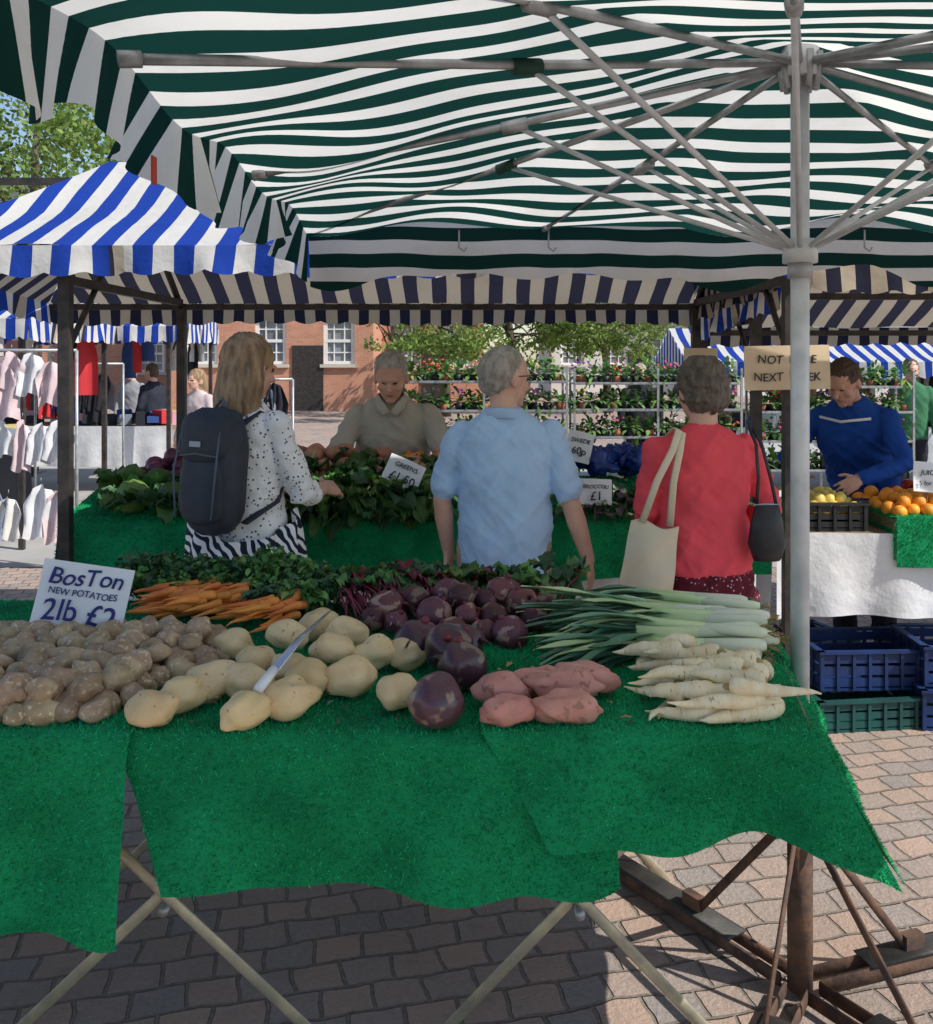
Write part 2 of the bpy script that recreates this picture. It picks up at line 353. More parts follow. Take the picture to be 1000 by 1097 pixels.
for i,(x,y,z) in enumerate([(-.67,1.985,0),(-.63,2.075,.0),(-.585,2.14,0),(-.50,2.14,0),(-.515,2.29,0),(-.60,2.42,0),(-.47,2.45,.02),(-.32,2.53,.0),(-.335,2.33,.02),(-.235,2.35,.0),(-.27,2.17,0),(-.365,2.15,.0),(-.39,2.04,0),(-.47,1.98,0),(-.155,2.09,0),(-.15,2.36,0),(-.43,2.24,.0),(-.41,2.60,0)]):
    r=R(.044,.053); mb.ell((x,y,.872+r*.76+z),(r*1.25,r*.98,r*.84),M_bakp,Matrix.Rotation(R(-.9,.9)+(.6 if i%3 else -.3),3,'Z')@Matrix.Rotation(R(-.3,.3),3,'Y'),28,18,.16,2.8,i+40)
mb.build('baking_potatoes_pile')
def rootball(mb,x,y,z,r,m,i,stalk=True,tail=True):
    rot=rrot(); mb.ell((x,y,z),(r,r*.97,r*.9),m,rot,24,16,.11,2.8,i)
    if stalk:
        d=rot@V((R(-.8,.8),R(-.3,.9),1)).normalized(); mb.path([V((x,y,z))+d*r*.8,V((x,y,z))+d*r*1.08],[r*.22,r*.13],M_stem,8)
    if tail:
        d=rot@V((R(-1,1),-1,R(-.2,.5))).normalized(); p=V((x,y,z)); mb.path([p+d*r*.85,p+d*r*1.15,p+d*r*1.5+V((0,0,-.01))],[r*.22,r*.08,.001],m,6)
mb=MB()
for i,(x,y,z,r) in enumerate([(-.125,2.40,.0,.060),(-.045,2.31,.015,.060),(-.01,2.21,.0,.061),(-.065,1.985,.0,.060),(.0,2.41,0,.05)]): rootball(mb,x,y,.872+r*.88+z,r,M_swede,i+80,i!=3,i%2==0)
mb.build('purple_swedes')
mb=MB(); k=0
for x,y,z in [(-.06,2.80,.035),(.05,2.76,.035),(.155,2.74,.03),(-.10,2.66,.02),(0,2.64,.025),(.09,2.64,.02),(.18,2.65,.01),(-.22,2.74,.02),(-.16,2.78,.03),(.22,2.74,.02),(-.04,2.54,0),(.05,2.55,0),(.13,2.54,0),(-.28,2.68,.0),(.24,2.82,.03),(-.2,2.64,.0),(.10,2.80,.05),(-.02,2.72,.055)]:
    rootball(mb,x+R(-.015,.015),y+R(-.01,.01),.872+.033+z,R(.035,.052),M_beet,k+9,True,True); k+=1
for i in range(190):
    x=R(-.42,.32); y=R(2.82,3.02); b=V((x*.85,y-.12,.90)); e=V((x+R(-.08,.08),y+R(0,.12),R(.92,.975))); mb.path([b,(b+e)/2+V((0,0,.02)),e],[.004,.0035,.0025],M_stem,5)
    if i<180: leaf(mb,e,V((R(-1,1),R(-.9,.9),R(-.2,.5))),R(.07,.12),R(.04,.07),(M_dgr,M_gr,M_dgr,M_gr)[i%4] if i%9 else M_stem,droop=R(.3,1),ruf=.2)
mb.build('beetroot_bunches')
mb=MB()
for i,(x,y,z,a,l) in enumerate([(.09,1.985,0,.2,.062),(.08,2.075,.01,-.1,.06),(.215,1.995,0,.12,.08),(.22,2.08,.02,.05,.085),(.27,2.16,.01,-.25,.08),(.17,2.16,.0,.2,.07)]):
    mb.ell((x,y,.872+.034+z),(l,.040,.034),M_swt,Matrix.Rotation(a,3,'Z'),32,18,.22,3.2,i+20)
mb.build('sweet_potatoes')
def taper(mb,p,d,L,r,m,wob=.012,n=12,seed=0,crown=None,pw=.75):
    p=V(p); d=V(d).normalized(); pts=[];rr=[]
    for i in range(13):
        t=i/12; pts.append(p+d*L*t+V((nz(t*2,seed)*wob,nz(seed,t*2)*wob,nz(t*2,seed,5)*wob*.5)))
        rr.append(max(.0015,r*((1-t)**pw)*(1+.06*math.sin(t*31+seed))*(.8 if i==0 else 1)))
    mb.path(pts,rr,m,n)
    if crown: mb.ell(p-d*.002,(r*.5,r*.5,r*.35),crown,None,8,6)
mb=MB()
for i in range(38):
    row=i%7; lay=i//15
    x=R(.48,.69)+lay*-.02; y=1.995+row*.052+R(-.025,.025); ang=R(-.7,.6)
    if i%6==5: ang=R(2.7,3.5); x=R(.44,.56)
    a=V((-math.cos(ang),math.sin(ang)-.1,R(-.08,.02)))
    taper(mb,(x+(y-2)*.16,y,.872+.026+lay*.028),a,R(.11,.19),R(.018,.031),M_pars,.035,14,i*1.3,M_parc,.72)
mb.build('parsnips_pile')
mb=MB()
for i in range(22):
    lay=i//9; y=2.36+(i%9)*.055+lay*.02+R(-.01,.01); x=.83-R(0,.12)+(y-2.4)*.14
    d=V((-1,R(-.16,.18)+(.12 if y>2.6 else .0),R(-.02,.05))).normalized(); p=V((x,y,.890+lay*.028)); r=R(.0115,.018)
    mb.path([p,p+d*.02,p+d*.17],[r*.75,r*1.1,r],M_lkw,12); q=p+d*.17
    mb.path([q-d*.02,q+d*.1,q+d*.16],[r*1.005,(r*1.1,r*.95),(r*1.5,r*.7)],M_lkg,12)
    for j in range(9): mb.path([p,p-d*.02+V((0,R(-.015,.015),R(-.01,.01))),p-d*.035+V((0,R(-.03,.03),R(-.02,.005)))],[.0015,.001,.0006],M_parc,4)
    for j in range(8):
        dd=(d+V((R(-.1,.1),R(-.45,.35),R(-.05,.26)))).normalized()
        leaf(mb,q+d*.10,dd,R(.2,.38),R(.020,.036),M_lkl if j%5 else M_lkg,droop=R(.1,.7),ruf=.06,nl=8,nw=2,cup=.35)
mb.build('leeks_pile')
def carrots(mb,x0,x1,y0,y1,z,n,dirx):
    for i in range(n):
        p=V((R(x0,x1),R(y0,y1),z+.015+R(0,.055))); d=V((dirx+R(-.3,.3),R(-.9,-.2),R(-.12,.02)))
        taper(mb,p,d,R(.09,.15),R(.010,.016),M_car,.012,10,i*1.7)
mb=MB(); carrots(mb,-.92,-.66,2.72,2.97,.885,85,-1); carrots(mb,-.60,-.47,2.66,2.84,.885,26,-.6)
mb.build('carrot_bunches')
def fern(mb,x,y,z,h,m,n=16):
    for j in range(n):
        d=V((R(-1,1),R(-1,1),R(.2,1.2))).normalized(); e=V((x,y,z))+d*h*R(.5,1)
        mb.path([(x,y,z),e],[.0018,.001],m,3)
        for q in range(9):
            c=V((x,y,z)).lerp(e,R(.35,1.05)); leaf(mb,c,(R(-1,1),R(-1,1),R(-.4,1)),R(.015,.035),R(.012,.022),m,nl=2,nw=2,ruf=.3)
mb=MB()
for i in range(80): fern(mb,R(-1.08,-.46),R(2.92,3.10),R(.885,.95),R(.06,.10),M_fern if i%3 else M_dgr)
for i in range(30): fern(mb,R(-.62,-.42),R(2.80,3.0),R(.885,.93),R(.06,.08),M_dgr if i%2 else M_fern)
mb.build('carrot_tops_and_parsley')
mb=MB(); M_soil=mat('soil_crumbs',(.12,.08,.05),rough=1,bs=.2)
for i in range(420):
    x,y=R(-.95,.75),R(1.96,2.7); s=R(.0015,.0045); mb.ell((x,y,.884+s*.6),(s,s*.8,s*.6),M_soil,rrot(),5,4)
for i in range(40): leaf(mb,(R(-.6,.7),R(1.97,2.6),.892),(R(-1,1),R(-1,1),.1),R(.012,.03),R(.006,.014),M_lkl if i%2 else M_parc,nl=2,nw=2)
mb.build('soil_and_trimmings')
mb=MB()
M_blade=mat('steel_blade',(.62,.64,.68),rough=.25,metal=.6,bs=0)
mb.path([(-.425,2.05,.965),(-.40,2.25,.98),(-.36,2.47,.985)],[(.016,.0015),(.015,.0015),(.005,.001)],M_blade,8,wax=(1,-.2,.3)); mb.path([(-.425,2.06,.965),(-.445,1.99,.945)],[.011,.011],M_card,8)
mb.build('kitchen_knife')
# ------------------------------------------------------------------ signs
def sign(name,c,w,h,rot,lines,m=M_card,ink=M_ink):
    mb=MB(); mb.grid(lambda a,b:((a-.5)*w,.004*math.sin(a*4+b*3),(b-.5)*h),8,8,m); mb.grid(lambda a,b:((a-.5)*w,.003+.004*math.sin(a*4+b*3),(b-.5)*h),8,8,m); o=mb.build(name); o.location=c; o.rotation_euler=rot
    for k,(tx,size,x,z) in enumerate(lines):
        cu=bpy.data.curves.new('t','FONT'); cu.body=tx; cu.size=size; cu.align_x='CENTER'; cu.offset=size*.008; cu.shear=.15; cu.extrude=.0006
        to=bpy.data.objects.new('t',cu); sc.collection.objects.link(to); bpy.context.view_layer.update()
        me=bpy.data.meshes.new_from_object(to); bpy.data.objects.remove(to)
        for v in me.vertices:
            v.co.y+=size*.06*math.sin(v.co.x/size*1.7+k); v.co.x+=size*.04*math.sin(v.co.y/size*5+k)
        me.materials.clear(); me.materials.append(ink)
        t2=bpy.data.objects.new('lettering_%d'%k,me); sc.collection.objects.link(t2); t2.parent=o
        t2.location=(x,-.0065,z); t2.rotation_euler=(math.pi/2,0,0)
    if name=='price_sign':
        st=MB(); st.path([(0,.010,0),(0,.02,-h*.5-.09)],[.004]*2,M_wood,6); st.build('stake',o)
    return o
rd=math.radians
sign('price_sign',(-1.03,2.5,1.01),.24,.18,(rd(-14),rd(9),rd(4)),[('BosTon',.062,0,.032),('NEW POTATOES',.024,0,.003),('2lb £2',.078,0,-.066)])
sign('price_sign',(-.285,4.18,1.135),.17,.14,(rd(-20),rd(24),rd(0)),[('GREENS',.03,0,.025),('£1.50',.055,0,-.04)],ink=M_inkk)
sign('price_sign',(.555,4.60,1.22),.13,.15,(rd(-10),rd(14),0),[('SWEDE',.03,0,.02),('60p',.05,0,-.04)],ink=M_inkk)
sign('price_sign',(.575,4.16,1.06),.145,.115,(rd(-12),rd(2),0),[('BROCCOLI',.023,0,.015),('£1',.055,0,-.04)],ink=M_inkk)
sign('price_sign',(2.16,4.36,1.10),.14,.14,(rd(-10),rd(5),0),[('JUICY',.032,0,.01),('5 for £1',.03,0,-.04)],ink=M_inkk)
sign('price_sign',(1.5,4.35,1.0),.15,.10,(rd(-30),rd(-20),0),[('PEARS',.032,0,.0),('£1',.035,0,-.04)],ink=M_inkk)
sign('cardboard_notice',(1.375,4.0,1.615),.37,.19,(0,rd(-1),rd(2)),[('NOT  HERE',.050,-.005,.02),('NEXT  WEEK',.050,-.005,-.055)],M_cardb,M_inkk)
sign('cardboard_notice',(1.13,4.5,1.63),.16,.15,(0,0,rd(-8)),[],M_cardb)
# ------------------------------------------------------------------ back stall
def roof(mb,x0,x1,y0,y1,ze,zr,m,mside,hl=0,hr=0,valh=.15,zb=None,mv=None,mvb=None,mvr=None):
    mv=mv or m; mvb=mvb or mv; mvr=mvr or mside
    zb=ze if zb is None else zb; ym=(y0+y1)/2
    def slope(ye,zz,sgn):
        def f(a,b):
            x=lerp(lerp(x0,x1,a),lerp(x0+hl,x1-hr,a),b); s=.035*math.sin(math.pi*b)*(1+.5*math.sin(a*(x1-x0)*4))
            return (x,lerp(ye,ym,b),lerp(zz,zr,b)-s+.014*nz(x*3,b*3,ye))
        return f
    nx=int((x1-x0)*14); mb.grid(slope(y0,ze,1),nx,10,m); mb.grid(slope(y1,zb,1),nx,10,m)
    for xe,h in((x0,hl),(x1,-hr)):
        if h: mb.grid(lambda a,b:(lerp(xe,xe+h,b),lerp(lerp(y0,y1,a),ym,b),lerp(lerp(ze,zb,a),zr,b)-.03*math.sin(math.pi*b)),14,10,mside)
        else: mb.grid(lambda a,b:(xe,lerp(y0,y1,a),lerp(lerp(ze,zb,a)-0.0,lerp(ze,zb,a)+(zr-lerp(ze,zb,a))*(1-abs(a*2-1)),b)),14,2,mvr if xe==x1 else mside)
    def vl(ax,ay,bx,by,za,zb2,o,mm):
        L=math.dist((ax,ay),(bx,by))
        def f(a,b):
            s=a*L; w=.02*math.sin(s*9)+.016*math.sin(s*21); h=valh*(.80+.16*abs(math.sin(s*math.pi/.17))+.06*math.sin(s*3.3))
            return (lerp(ax,bx,a)+o[0]*(.0+w*b),lerp(ay,by,a)+o[1]*(.0+w*b+.01*b),lerp(za,zb2,a)-h*b)
        mb.grid(f,int(L*40),4,mm)
    vl(x0,y0,x1,y0,ze,ze,(0,-1),mv); vl(x0,y1,x1,y1,zb,zb,(0,1),mvb); vl(x0,y0,x0,y1,ze,zb,(-1,0),mside); vl(x1,y0,x1,y1,ze,zb,(1,0),mvr)
def frame(mb,xs,y0,y1,ze,zr,x0,x1,m=M_dark,s=.05,zb=None):
    zb=ze if zb is None else zb
    for x in xs:
        mb.box((x,y0,ze/2),(s,s,ze),m); mb.box((x,y1,zb/2),(s,s,zb),m); ym=(y0+y1)/2
        mb.path([(x,y0,ze-.03),(x,ym,zr-.05),(x,y1,zb-.03)],[.02]*3,m,8); mb.box((x,ym,(ze+zb)/2-.06),(.035,y1-y0-.052,.04),m)
        mb.path([(x,y0,ze-.45),(x,y0+.4,ze-.07)],[.014]*2,m,6)
    for y,z in((y0,ze),(y1,zb),((y0+y1)/2,zr-.02)): mb.box(((x0+x1)/2,y,z-.02),(x1-x0-.06,.034,.034),m)
s=MB()
roof(s,-2.62,1.42,3.92,5.85,2.13,2.68,M_blue,M_blue2,hl=.75,hr=.0,zb=2.0,valh=.14,mvb=M_blue_shade,mvr=M_blue_shade2)
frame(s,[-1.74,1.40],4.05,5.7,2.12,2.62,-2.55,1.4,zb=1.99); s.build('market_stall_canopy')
s=MB(); roof(s,1.48,4.9,4.0,6.1,2.06,2.5,M_blue,M_blue2,zb=1.86,mv=M_blue_shade,mvb=M_blue_shade,mvr=M_blue_shade2,valh=.13); frame(s,[1.52,4.85],4.9,6.0,2.0,2.45,1.5,4.88,zb=1.84); s.build('market_stall_canopy')
s=MB()
def ctop(y): return lerp(.93,1.05,max(0,min(1,(y-4.15)/.6)))
def counter_cloth(a,b):
    x=lerp(-1.80,1.34,a); L=.65+.26; q=b*L
    if q<.65: y=4.80-q; return (x,y,ctop(y)+.004*nz(x*6,y*6))
    k=(q-.65)/.26; return (x,4.14-.03*k+.02*k*math.sin(x*9)+.012*k*math.sin(x*23),.93-k*(.235+.015*math.sin(x*4)))
s.grid(counter_cloth,120,26,M_turf)
s.grid(lambda a,b:(-1.81-.03*b,lerp(4.14,4.8,a),ctop(lerp(4.14,4.8,a))-b*.3),12,6,M_turf)
fuzz(s,M_turf,45000,.012,M_fib,.004)
s.grid(lambda a,b:(lerp(-1.74,1.30,a),4.18+.012*math.sin(a*70),.76-b*.22),120,4,M_white)
s.box((-.23,4.5,.87),(3.0,.56,.03),M_wood)
for x in(-1.6,-.3,1.2):
    for y in(4.28,4.72): s.box((x,y,.42),(.04,.04,.84),M_steel)
s.build('market_counter')
def leafpile(name,x0,x1,y0,y1,n,m,ls=(.12,.22),ws=(.07,.13),over=0,zf=ctop,h=.10,extra=None,ruf=.2,outward=True):
    mb=MB()
    for i in range(n):
        x,y=R(x0,x1),R(y0,y1); z=zf(y)+R(.0,h); d=V((R(-1,1),R(-1.2,.5),R(-.1,.9)))
        mm=m if not(extra and R(0,1)<.3) else extra
        leaf(mb,(x,y,z),d,R(*ls),R(*ws),mm,droop=R(.3,1.1),ruf=ruf,nl=6,nw=5)
        if i%4==0: mb.path([(x,y,z),V((x,y,z))+d.normalized()*.1],[.007,.004],M_lkg,6)
    mb.build(name)
leafpile('spring_greens_pile',-.88,-.12,4.12,4.6,330,M_gr,extra=M_dgr,h=.13)
mb=MB()   # savoy cabbages: round heads with wrapped leaves
for cx,cy in((-1.52,4.25),(-1.33,4.22),(-1.46,4.42),(-1.28,4.42),(-1.6,4.45)):
    cz=ctop(cy)+.075; mb.ell((cx,cy,cz),.075,M_gr,None,18,12,.12,6,cx*9)
    for k in range(26):
        a=R(0,6.28); d=V((math.cos(a),math.sin(a),R(-.1,.9))); leaf(mb,V((cx,cy,cz-.03))+V((math.cos(a),math.sin(a),0))*.05,d,R(.09,.14),R(.09,.13),M_dgr if k%2 else M_gr,droop=R(-.3,.7),ruf=.12,nl=6,nw=5,cup=.35)
mb.build('savoy_cabbages_pile')
leafpile('purple_sprouting_broccoli',.42,.95,4.12,4.5,150,M_dgr,(.06,.12),(.03,.06),extra=mat('purple_floret',(.16,.09,.17),(.08,.09,.06),20,bs=.3),h=.08)
M_redp=mat('red_potato_skin',(.52,.24,.16),(.42,.20,.12),14,.65,island=.25,bs=.3)
pile('red_potatoes_pile',[(-.98,4.48),(-.30,4.48),(-.30,4.82),(-.98,4.82)],1.06,.042,60,M_redp,(1.2,.95,.85),.85,3,nu=12,nv=8)
mb=MB()
for i in range(60): taper(mb,(R(-.30,-.02),R(4.5,4.75),R(1.08,1.19)),(R(-1,1),R(-1,.1),R(-.3,.1)),R(.12,.17),R(.014,.02),M_car,.01,8,i)
mb.build('carrots_pile')
M_aub=mat('red_onion_skin',(.18,.035,.07),(.10,.025,.045),12,.35,island=.3,bs=.1)
pile('red_onions_pile',[(-1.62,4.5),(-1.1,4.5),(-1.1,4.8),(-1.62,4.8)],1.05,.04,40,M_aub,(1,1,.85),.85,3,nu=12,nv=8)
mb=MB(); M_bag=mat('blue_polythene',(.02,.08,.40),(.01,.03,.18),14,.3,bscale=12,bs=.9,bd=.03,spec=.6)
for i in range(9): mb.ell((R(.55,.98),R(4.55,4.75),1.13+R(0,.05)),(R(.07,.11),.06,R(.04,.07)),M_bag,rrot(),18,12,.5,5,i)
mb.build('blue_plastic_bags')
pile('turnips_pile',[(.02,4.45),(.5,4.45),(.5,4.8),(.02,4.8)],1.05,.042,50,M_beet,(1,1,.9),.85,2,nu=12,nv=8)
s=MB()
s.box((2.45,4.75,.83),(2.0,.86,.035),M_wood)
s.grid(lambda a,b:(lerp(1.43,3.4,a),4.31+.02*b*math.sin(a*37)+.012*math.sin(a*17)-.01,.85-b*.40+.02*math.sin(a*8)*b),90,10,M_white)
s.grid(lambda a,b:(1.42-.02*b,lerp(4.31,5.1,a),.85-b*.4),10,5,M_white)
for x in(1.55,3.3):
    for y in(4.42,5.1): s.box((x,y,.41),(.04,.04,.82),M_steel)
s.build('market_counter')
def crate(name,c,d,m,rz=0,slats=3):
    mb=MB(); w,l,h=d; th=.012
    mb.box((0,0,th/2),(w,l,th),m)
    for i in range(slats):
        z=th+(i+.5)*(h-th)/slats; hh=(h-th)/slats*.72
        for sy in(-1,1): mb.box((0,sy*(l/2-th/2),z),(w,th,hh),m)
        for sx in(-1,1): mb.box((sx*(w/2-th/2-.002),0,z),(th,l-.03,hh),m)
    n=int(w/.07)
    for sy in(-1,1):
        for i in range(n+1): mb.box((-w/2+i*w/n,sy*(l/2-.001),h/2+.004),(.014,.018,h),m)
    for sx in(-1,1):
        for i in range(5): mb.box((sx*(w/2),-l/2+i*l/4,h/2+.004),(.018,.015,h),m)
    for sy in(-1,1): mb.box((0,sy*(l/2),h+.006),(w+.03,.03,.012),m)
    for sx in(-1,1): mb.box((sx*(w/2),0,h+.0065),(.03,l+.026,.011),m)
    o=mb.build(name); o.location=c; o.rotation_euler=(0,0,rz); return o
crate('plastic_crate',(1.80,4.32,0),(.52,.36,.13),M_crg,.12); crate('plastic_crate',(1.86,4.42,.145),(.52,.36,.17),M_crb,.05)
crate('plastic_crate',(2.30,4.30,0),(.5,.36,.17),M_crb,-.1); crate('plastic_crate',(2.32,4.36,.18),(.5,.36,.17),M_crb,-.04); crate('plastic_crate',(1.75,5.0,0),(.52,.36,.17),M_crb,.3)
crate('plastic_crate',(1.68,4.52,.85),(.36,.34,.12),M_black,.0); crate('plastic_crate',(1.95,4.80,.85),(.3,.34,.1),M_crb,.3)
M_pear=mat('pear_skin',(.70,.50,.12),(.58,.48,.12),10,.45,island=.2,bs=.1)
pile('pears_pile',[(1.52,4.38),(1.84,4.38),(1.84,4.68),(1.52,4.68)],.93,.030,50,M_pear,(1,.9,1.15),.85,2,nu=12,nv=8)
M_org=mat('orange_peel',(.90,.36,.03),(.80,.29,.03),10,.45,island=.12,bscale=200,bs=.3)
pile('oranges_pile',[(1.98,4.30),(2.9,4.30),(2.9,4.72),(1.98,4.72)],.925,.034,90,M_org,(1,1,.97),.86,2,lump=.02,nu=14,nv=10)
pile('tomatoes_pile',[(2.3,4.8),(3.1,4.8),(3.1,5.05),(2.3,5.05)],.92,.034,50,mat('tomato_skin',(.5,.04,.02),bs=0,rough=.25),(1,1,.85),.86,2,lump=.02,nu=10,nv=8)
s=MB(); s.box((2.42,4.50,.892),(.92,.46,.05),M_wood)
s.grid(lambda a,b:(lerp(1.965,2.95,a),4.262-.012*math.sin(a*9)*b,.93-b*.23),40,10,M_turf); s.grid(lambda a,b:(1.963,lerp(4.262,4.7,a),.93-b*.2),10,6,M_turf)
s.grid(lambda a,b:(lerp(1.965,2.95,a),lerp(4.262,4.74,b),.93),12,6,M_turf); fuzz(s,M_turf,14000,.01,M_fib,.004); s.build('turf_display_tray')
# ------------------------------------------------------------------ people
def figure(name,loc,yaw,H,c,vox=.0055):
    S=H/1.75; parts=[]; m=c['m']; lean=c.get('lean',0); fem=c.get('fem',0); wd=c.get('w',1)
    def Lp(v):
        v=V(v); k=max(0,min(1,(v.z-.92)/.25))
        if v.z>.92: v=V((0,0,.92))+Matrix.Rotation(-lean*k,3,'X')@(v-V((0,0,.92)))
        return v
    def part(tag,g): parts.append((tag,g))
    def ringed(tag,rs):
        n=28; vs=[]
        for (z,rx,ry,cy) in rs:
            c0=Lp((0,cy,z)); ax=V((1,0,0)); k=max(0,min(1,(z-.92)/.25)); ay=Matrix.Rotation(-lean*k,3,'X')@V((0,1,0))
            for q in range(n):
                a=2*math.pi*q/n; ca,sa=math.cos(a),math.sin(a)
                e=.85; vs.append(c0+ax*rx*wd*math.copysign(abs(ca)**e,ca)+ay*ry*wd*math.copysign(abs(sa)**e,sa))
        fs=[(j*n+k,j*n+(k+1)%n,(j+1)*n+(k+1)%n,(j+1)*n+k) for j in range(len(rs)-1) for k in range(n)]
        fs.append(tuple(range(n-1,-1,-1))); o=(len(rs)-1)*n; fs.append(tuple(range(o,o+n)))
        part(tag,(vs,fs))
    hem=c.get('hem',.84); bel=c.get('belly',.0)
    if fem: tr=[(hem,.185,.135,0),(.95,.182,.13,0),(1.08,.158,.12,.0),(1.2,.165,.125,.01),(1.30,.178,.135,.015),(1.38,.172,.115,0),(1.43,.145,.09,-.01),(1.465,.10,.07,-.01),(1.49,.06,.058,-.005)]
    else: tr=[(hem,.185,.13+bel*.4,bel*.4),(.95,.182,.132+bel*.6,bel*.5),(1.08,.182,.13+bel,bel*.6),(1.2,.188,.13+bel*.6,bel*.3),(1.31,.198,.13,0),(1.38,.192,.113,-.005),(1.43,.165,.09,-.01),(1.47,.11,.07,-.01),(1.50,.066,.062,-.005)]
    ringed('top',tr)
    if c.get('bottom')=='skirt':
        ringed('bottom',[(.46,.24,.18,0),(.6,.225,.165,0),(.8,.2,.145,0),(1.0,.165,.12,0)])
        for sx in(-1,1): part('skin',tubegeo([(sx*.08,0,.6),(sx*.085,-.01,.3),(sx*.085,0,.09)],[.055,.052,.034],14,None,True))
    else:
        for sx in(-1,1): part('bottom',tubegeo([(sx*.095,0,.93),(sx*.10,.0,.7),(sx*.105,.015,.49),(sx*.11,0,.26),(sx*.11,-.01,.06)],[.1,.092,.07,.066,.062],16,None,True))
        ringed('bottom',[(.80,.165,.11,0),(.9,.175,.12,0),(1.0,.165,.115,0)])
    for sx in(-1,1): part('shoe',tubegeo([(sx*.11,-.05,.04),(sx*.112,.05,.04),(sx*.12,.14,.03)],[(.04,.042),(.044,.036),(.036,.026)],14,(1,0,0),True))
    hc=Lp((c.get('hx',0),.03,1.625)); hr=Matrix.Rotation(c.get('hyaw',0),3,'Z')@Matrix.Rotation(-c.get('hpitch',0)-lean*.6,3,'X')
    part('skin',tubegeo([Lp((0,-.015,1.42)),Lp((0,-.012,1.50)),hc+hr@V((0,-.02,-.05))],[.062,.055,.053],16,None,True))
    hk=c.get('hk',1.06)
    def he(tag,p,r,rot=None,nu=20,nv=14,lump=0): part(tag,ellgeo(hc+hr@(V(p)*hk),tuple(q*hk for q in r),(hr@rot) if rot else hr,nu,nv,lump,6,len(parts)))
    he('skin',(0,-.005,.02),(.074,.094,.098)); he('skin',(0,.028,-.045),(.056,.066,.072)); he('skin',(0,.068,-.092),(.026,.022,.02))
    he('skin',(0,.088,.018),(.046,.012,.012)); part('skin',tubegeo([hc+hr@(V((0,.085,.005))*hk),hc+hr@(V((0,.113,-.028))*hk)],[.009,.014],10,None,True))
    he('lip',(0,.091,-.058),(.020,.007,.005))
    for sx in(-1,1):
        he('skin',(sx*.076,-.005,-.012),(.010,.019,.032)); he('eye',(sx*.03,.084,.0),(.010,.006,.0045)); he('skin',(sx*.038,.062,-.03),(.024,.022,.022))
    hs=c.get('hair','short')
    if hs=='short': he('hair',(0,-.014,.042),(.081,.092,.086),lump=.06); he('hair',(0,-.05,-.015),(.074,.058,.06))
    if hs=='receding': he('hair',(0,-.036,.022),(.081,.084,.084),lump=.06); he('hair',(0,-.058,-.02),(.068,.05,.055)); he('hair',(0,-.01,.05),(.074,.08,.074),lump=.06)
    if hs=='bob': he('hair',(0,-.022,.028),(.094,.106,.095),lump=.18); he('hair',(0,-.05,-.035),(.084,.07,.068),lump=.18)
    if hs=='long':
        he('hair',(0,-.02,.035),(.09,.104,.092),lump=.05)
        b=hc
        part('hair',tubegeo([b+V((0,-.035,.06)),b+V((0,-.055,-.04)),b+V((.0,-.075,-.13)),b+V((-.005,-.085,-.21)),b+V((-.01,-.09,-.27))],[(.09,.07),(.105,.075),(.108,.066),(.095,.05),(.06,.02)],18,(1,0,0),True))
    sw=(.158 if fem else .18)*wd
    for side,sx in(('L',-1),('R',1)):
        E,W,hd,th,nm=c[side]; Sh=Lp((sx*sw,0,1.395)); E=V(E);W=V(W)
        part('skin',tubegeo([Sh.lerp(E,.15),Sh.lerp(E,.5),E,E.lerp(W,.35),W],[.040,.044,.038,.040,.026],14,None,True))
        if c.get('sleeve')=='long': part('top',tubegeo([Sh,Sh.lerp(E,.5),E,E.lerp(W,.4),E.lerp(W,.93)],[.057,.054,.050,.046,.037],16,None,True))
        elif c.get('sleeve')=='roll': part('top',tubegeo([Sh,Sh.lerp(E,.5),E,E.lerp(W,.3)],[.059,.058,.053,.051],16,None,True))
        else: part('top',tubegeo([Sh,Sh.lerp(E,.4),Sh.lerp(E,.78)],[.061,.062,.063],16,None,True))
        hd=V(hd).normalized(); th=V(th); th=(th-hd*th.dot(hd)).normalized(); nm=V(nm); nm=(nm-hd*nm.dot(hd)-th*nm.dot(th)).normalized(); cu=c.get('curl',.35)
        part('skin',tubegeo([W-hd*.02,W+hd*.02,W+hd*.06,W+hd*.09],[(.026,.02),(.034,.019),(.043,.017),(.040,.013)],14,tuple(th),True))
        for o,l in((.031,.068),(.0105,.078),(-.0105,.072),(-.031,.056)):
            p=W+hd*.085+th*o; pts=[p]; a=cu*.5
            for f in(.42,.32,.26):
                dd=(hd*math.cos(a)+nm*math.sin(a)+th*o*3.5).normalized(); p=p+dd*l*f; pts.append(p); a+=cu
            part('skin',tubegeo(pts,[.0092,.0088,.008,.0068],8,None,True))
        p=W+hd*.022+th*.026; q=p+(hd*.55+th*.75+nm*.2).normalized()*.042; q2=q+(hd*.85+th*.35+nm*.25).normalized()*.032
        part('skin',tubegeo([p,q,q2],[.013,.0105,.0085],8,None,True))
    vs=[];fs=[]
    for tg,(a,b) in parts:
        o=len(vs); vs+=[tuple(V(x)*S) for x in a]; fs+=[tuple(i+o for i in f) for f in b]
    me=bpy.data.meshes.new('tmp'); me.from_pydata(vs,[],fs); o=bpy.data.objects.new('tmp',me); sc.collection.objects.link(o)
    r=o.modifiers.new('r','REMESH'); r.mode='VOXEL'; r.voxel_size=vox
    s2=o.modifiers.new('s','SMOOTH'); s2.factor=.5; s2.iterations=3
    bpy.context.view_layer.update(); ev=o.evaluated_get(bpy.context.evaluated_depsgraph_get()); nm_=bpy.data.meshes.new_from_object(ev)
    bpy.data.objects.remove(o)
    tags=sorted({p[0] for p in parts}); trees=[]
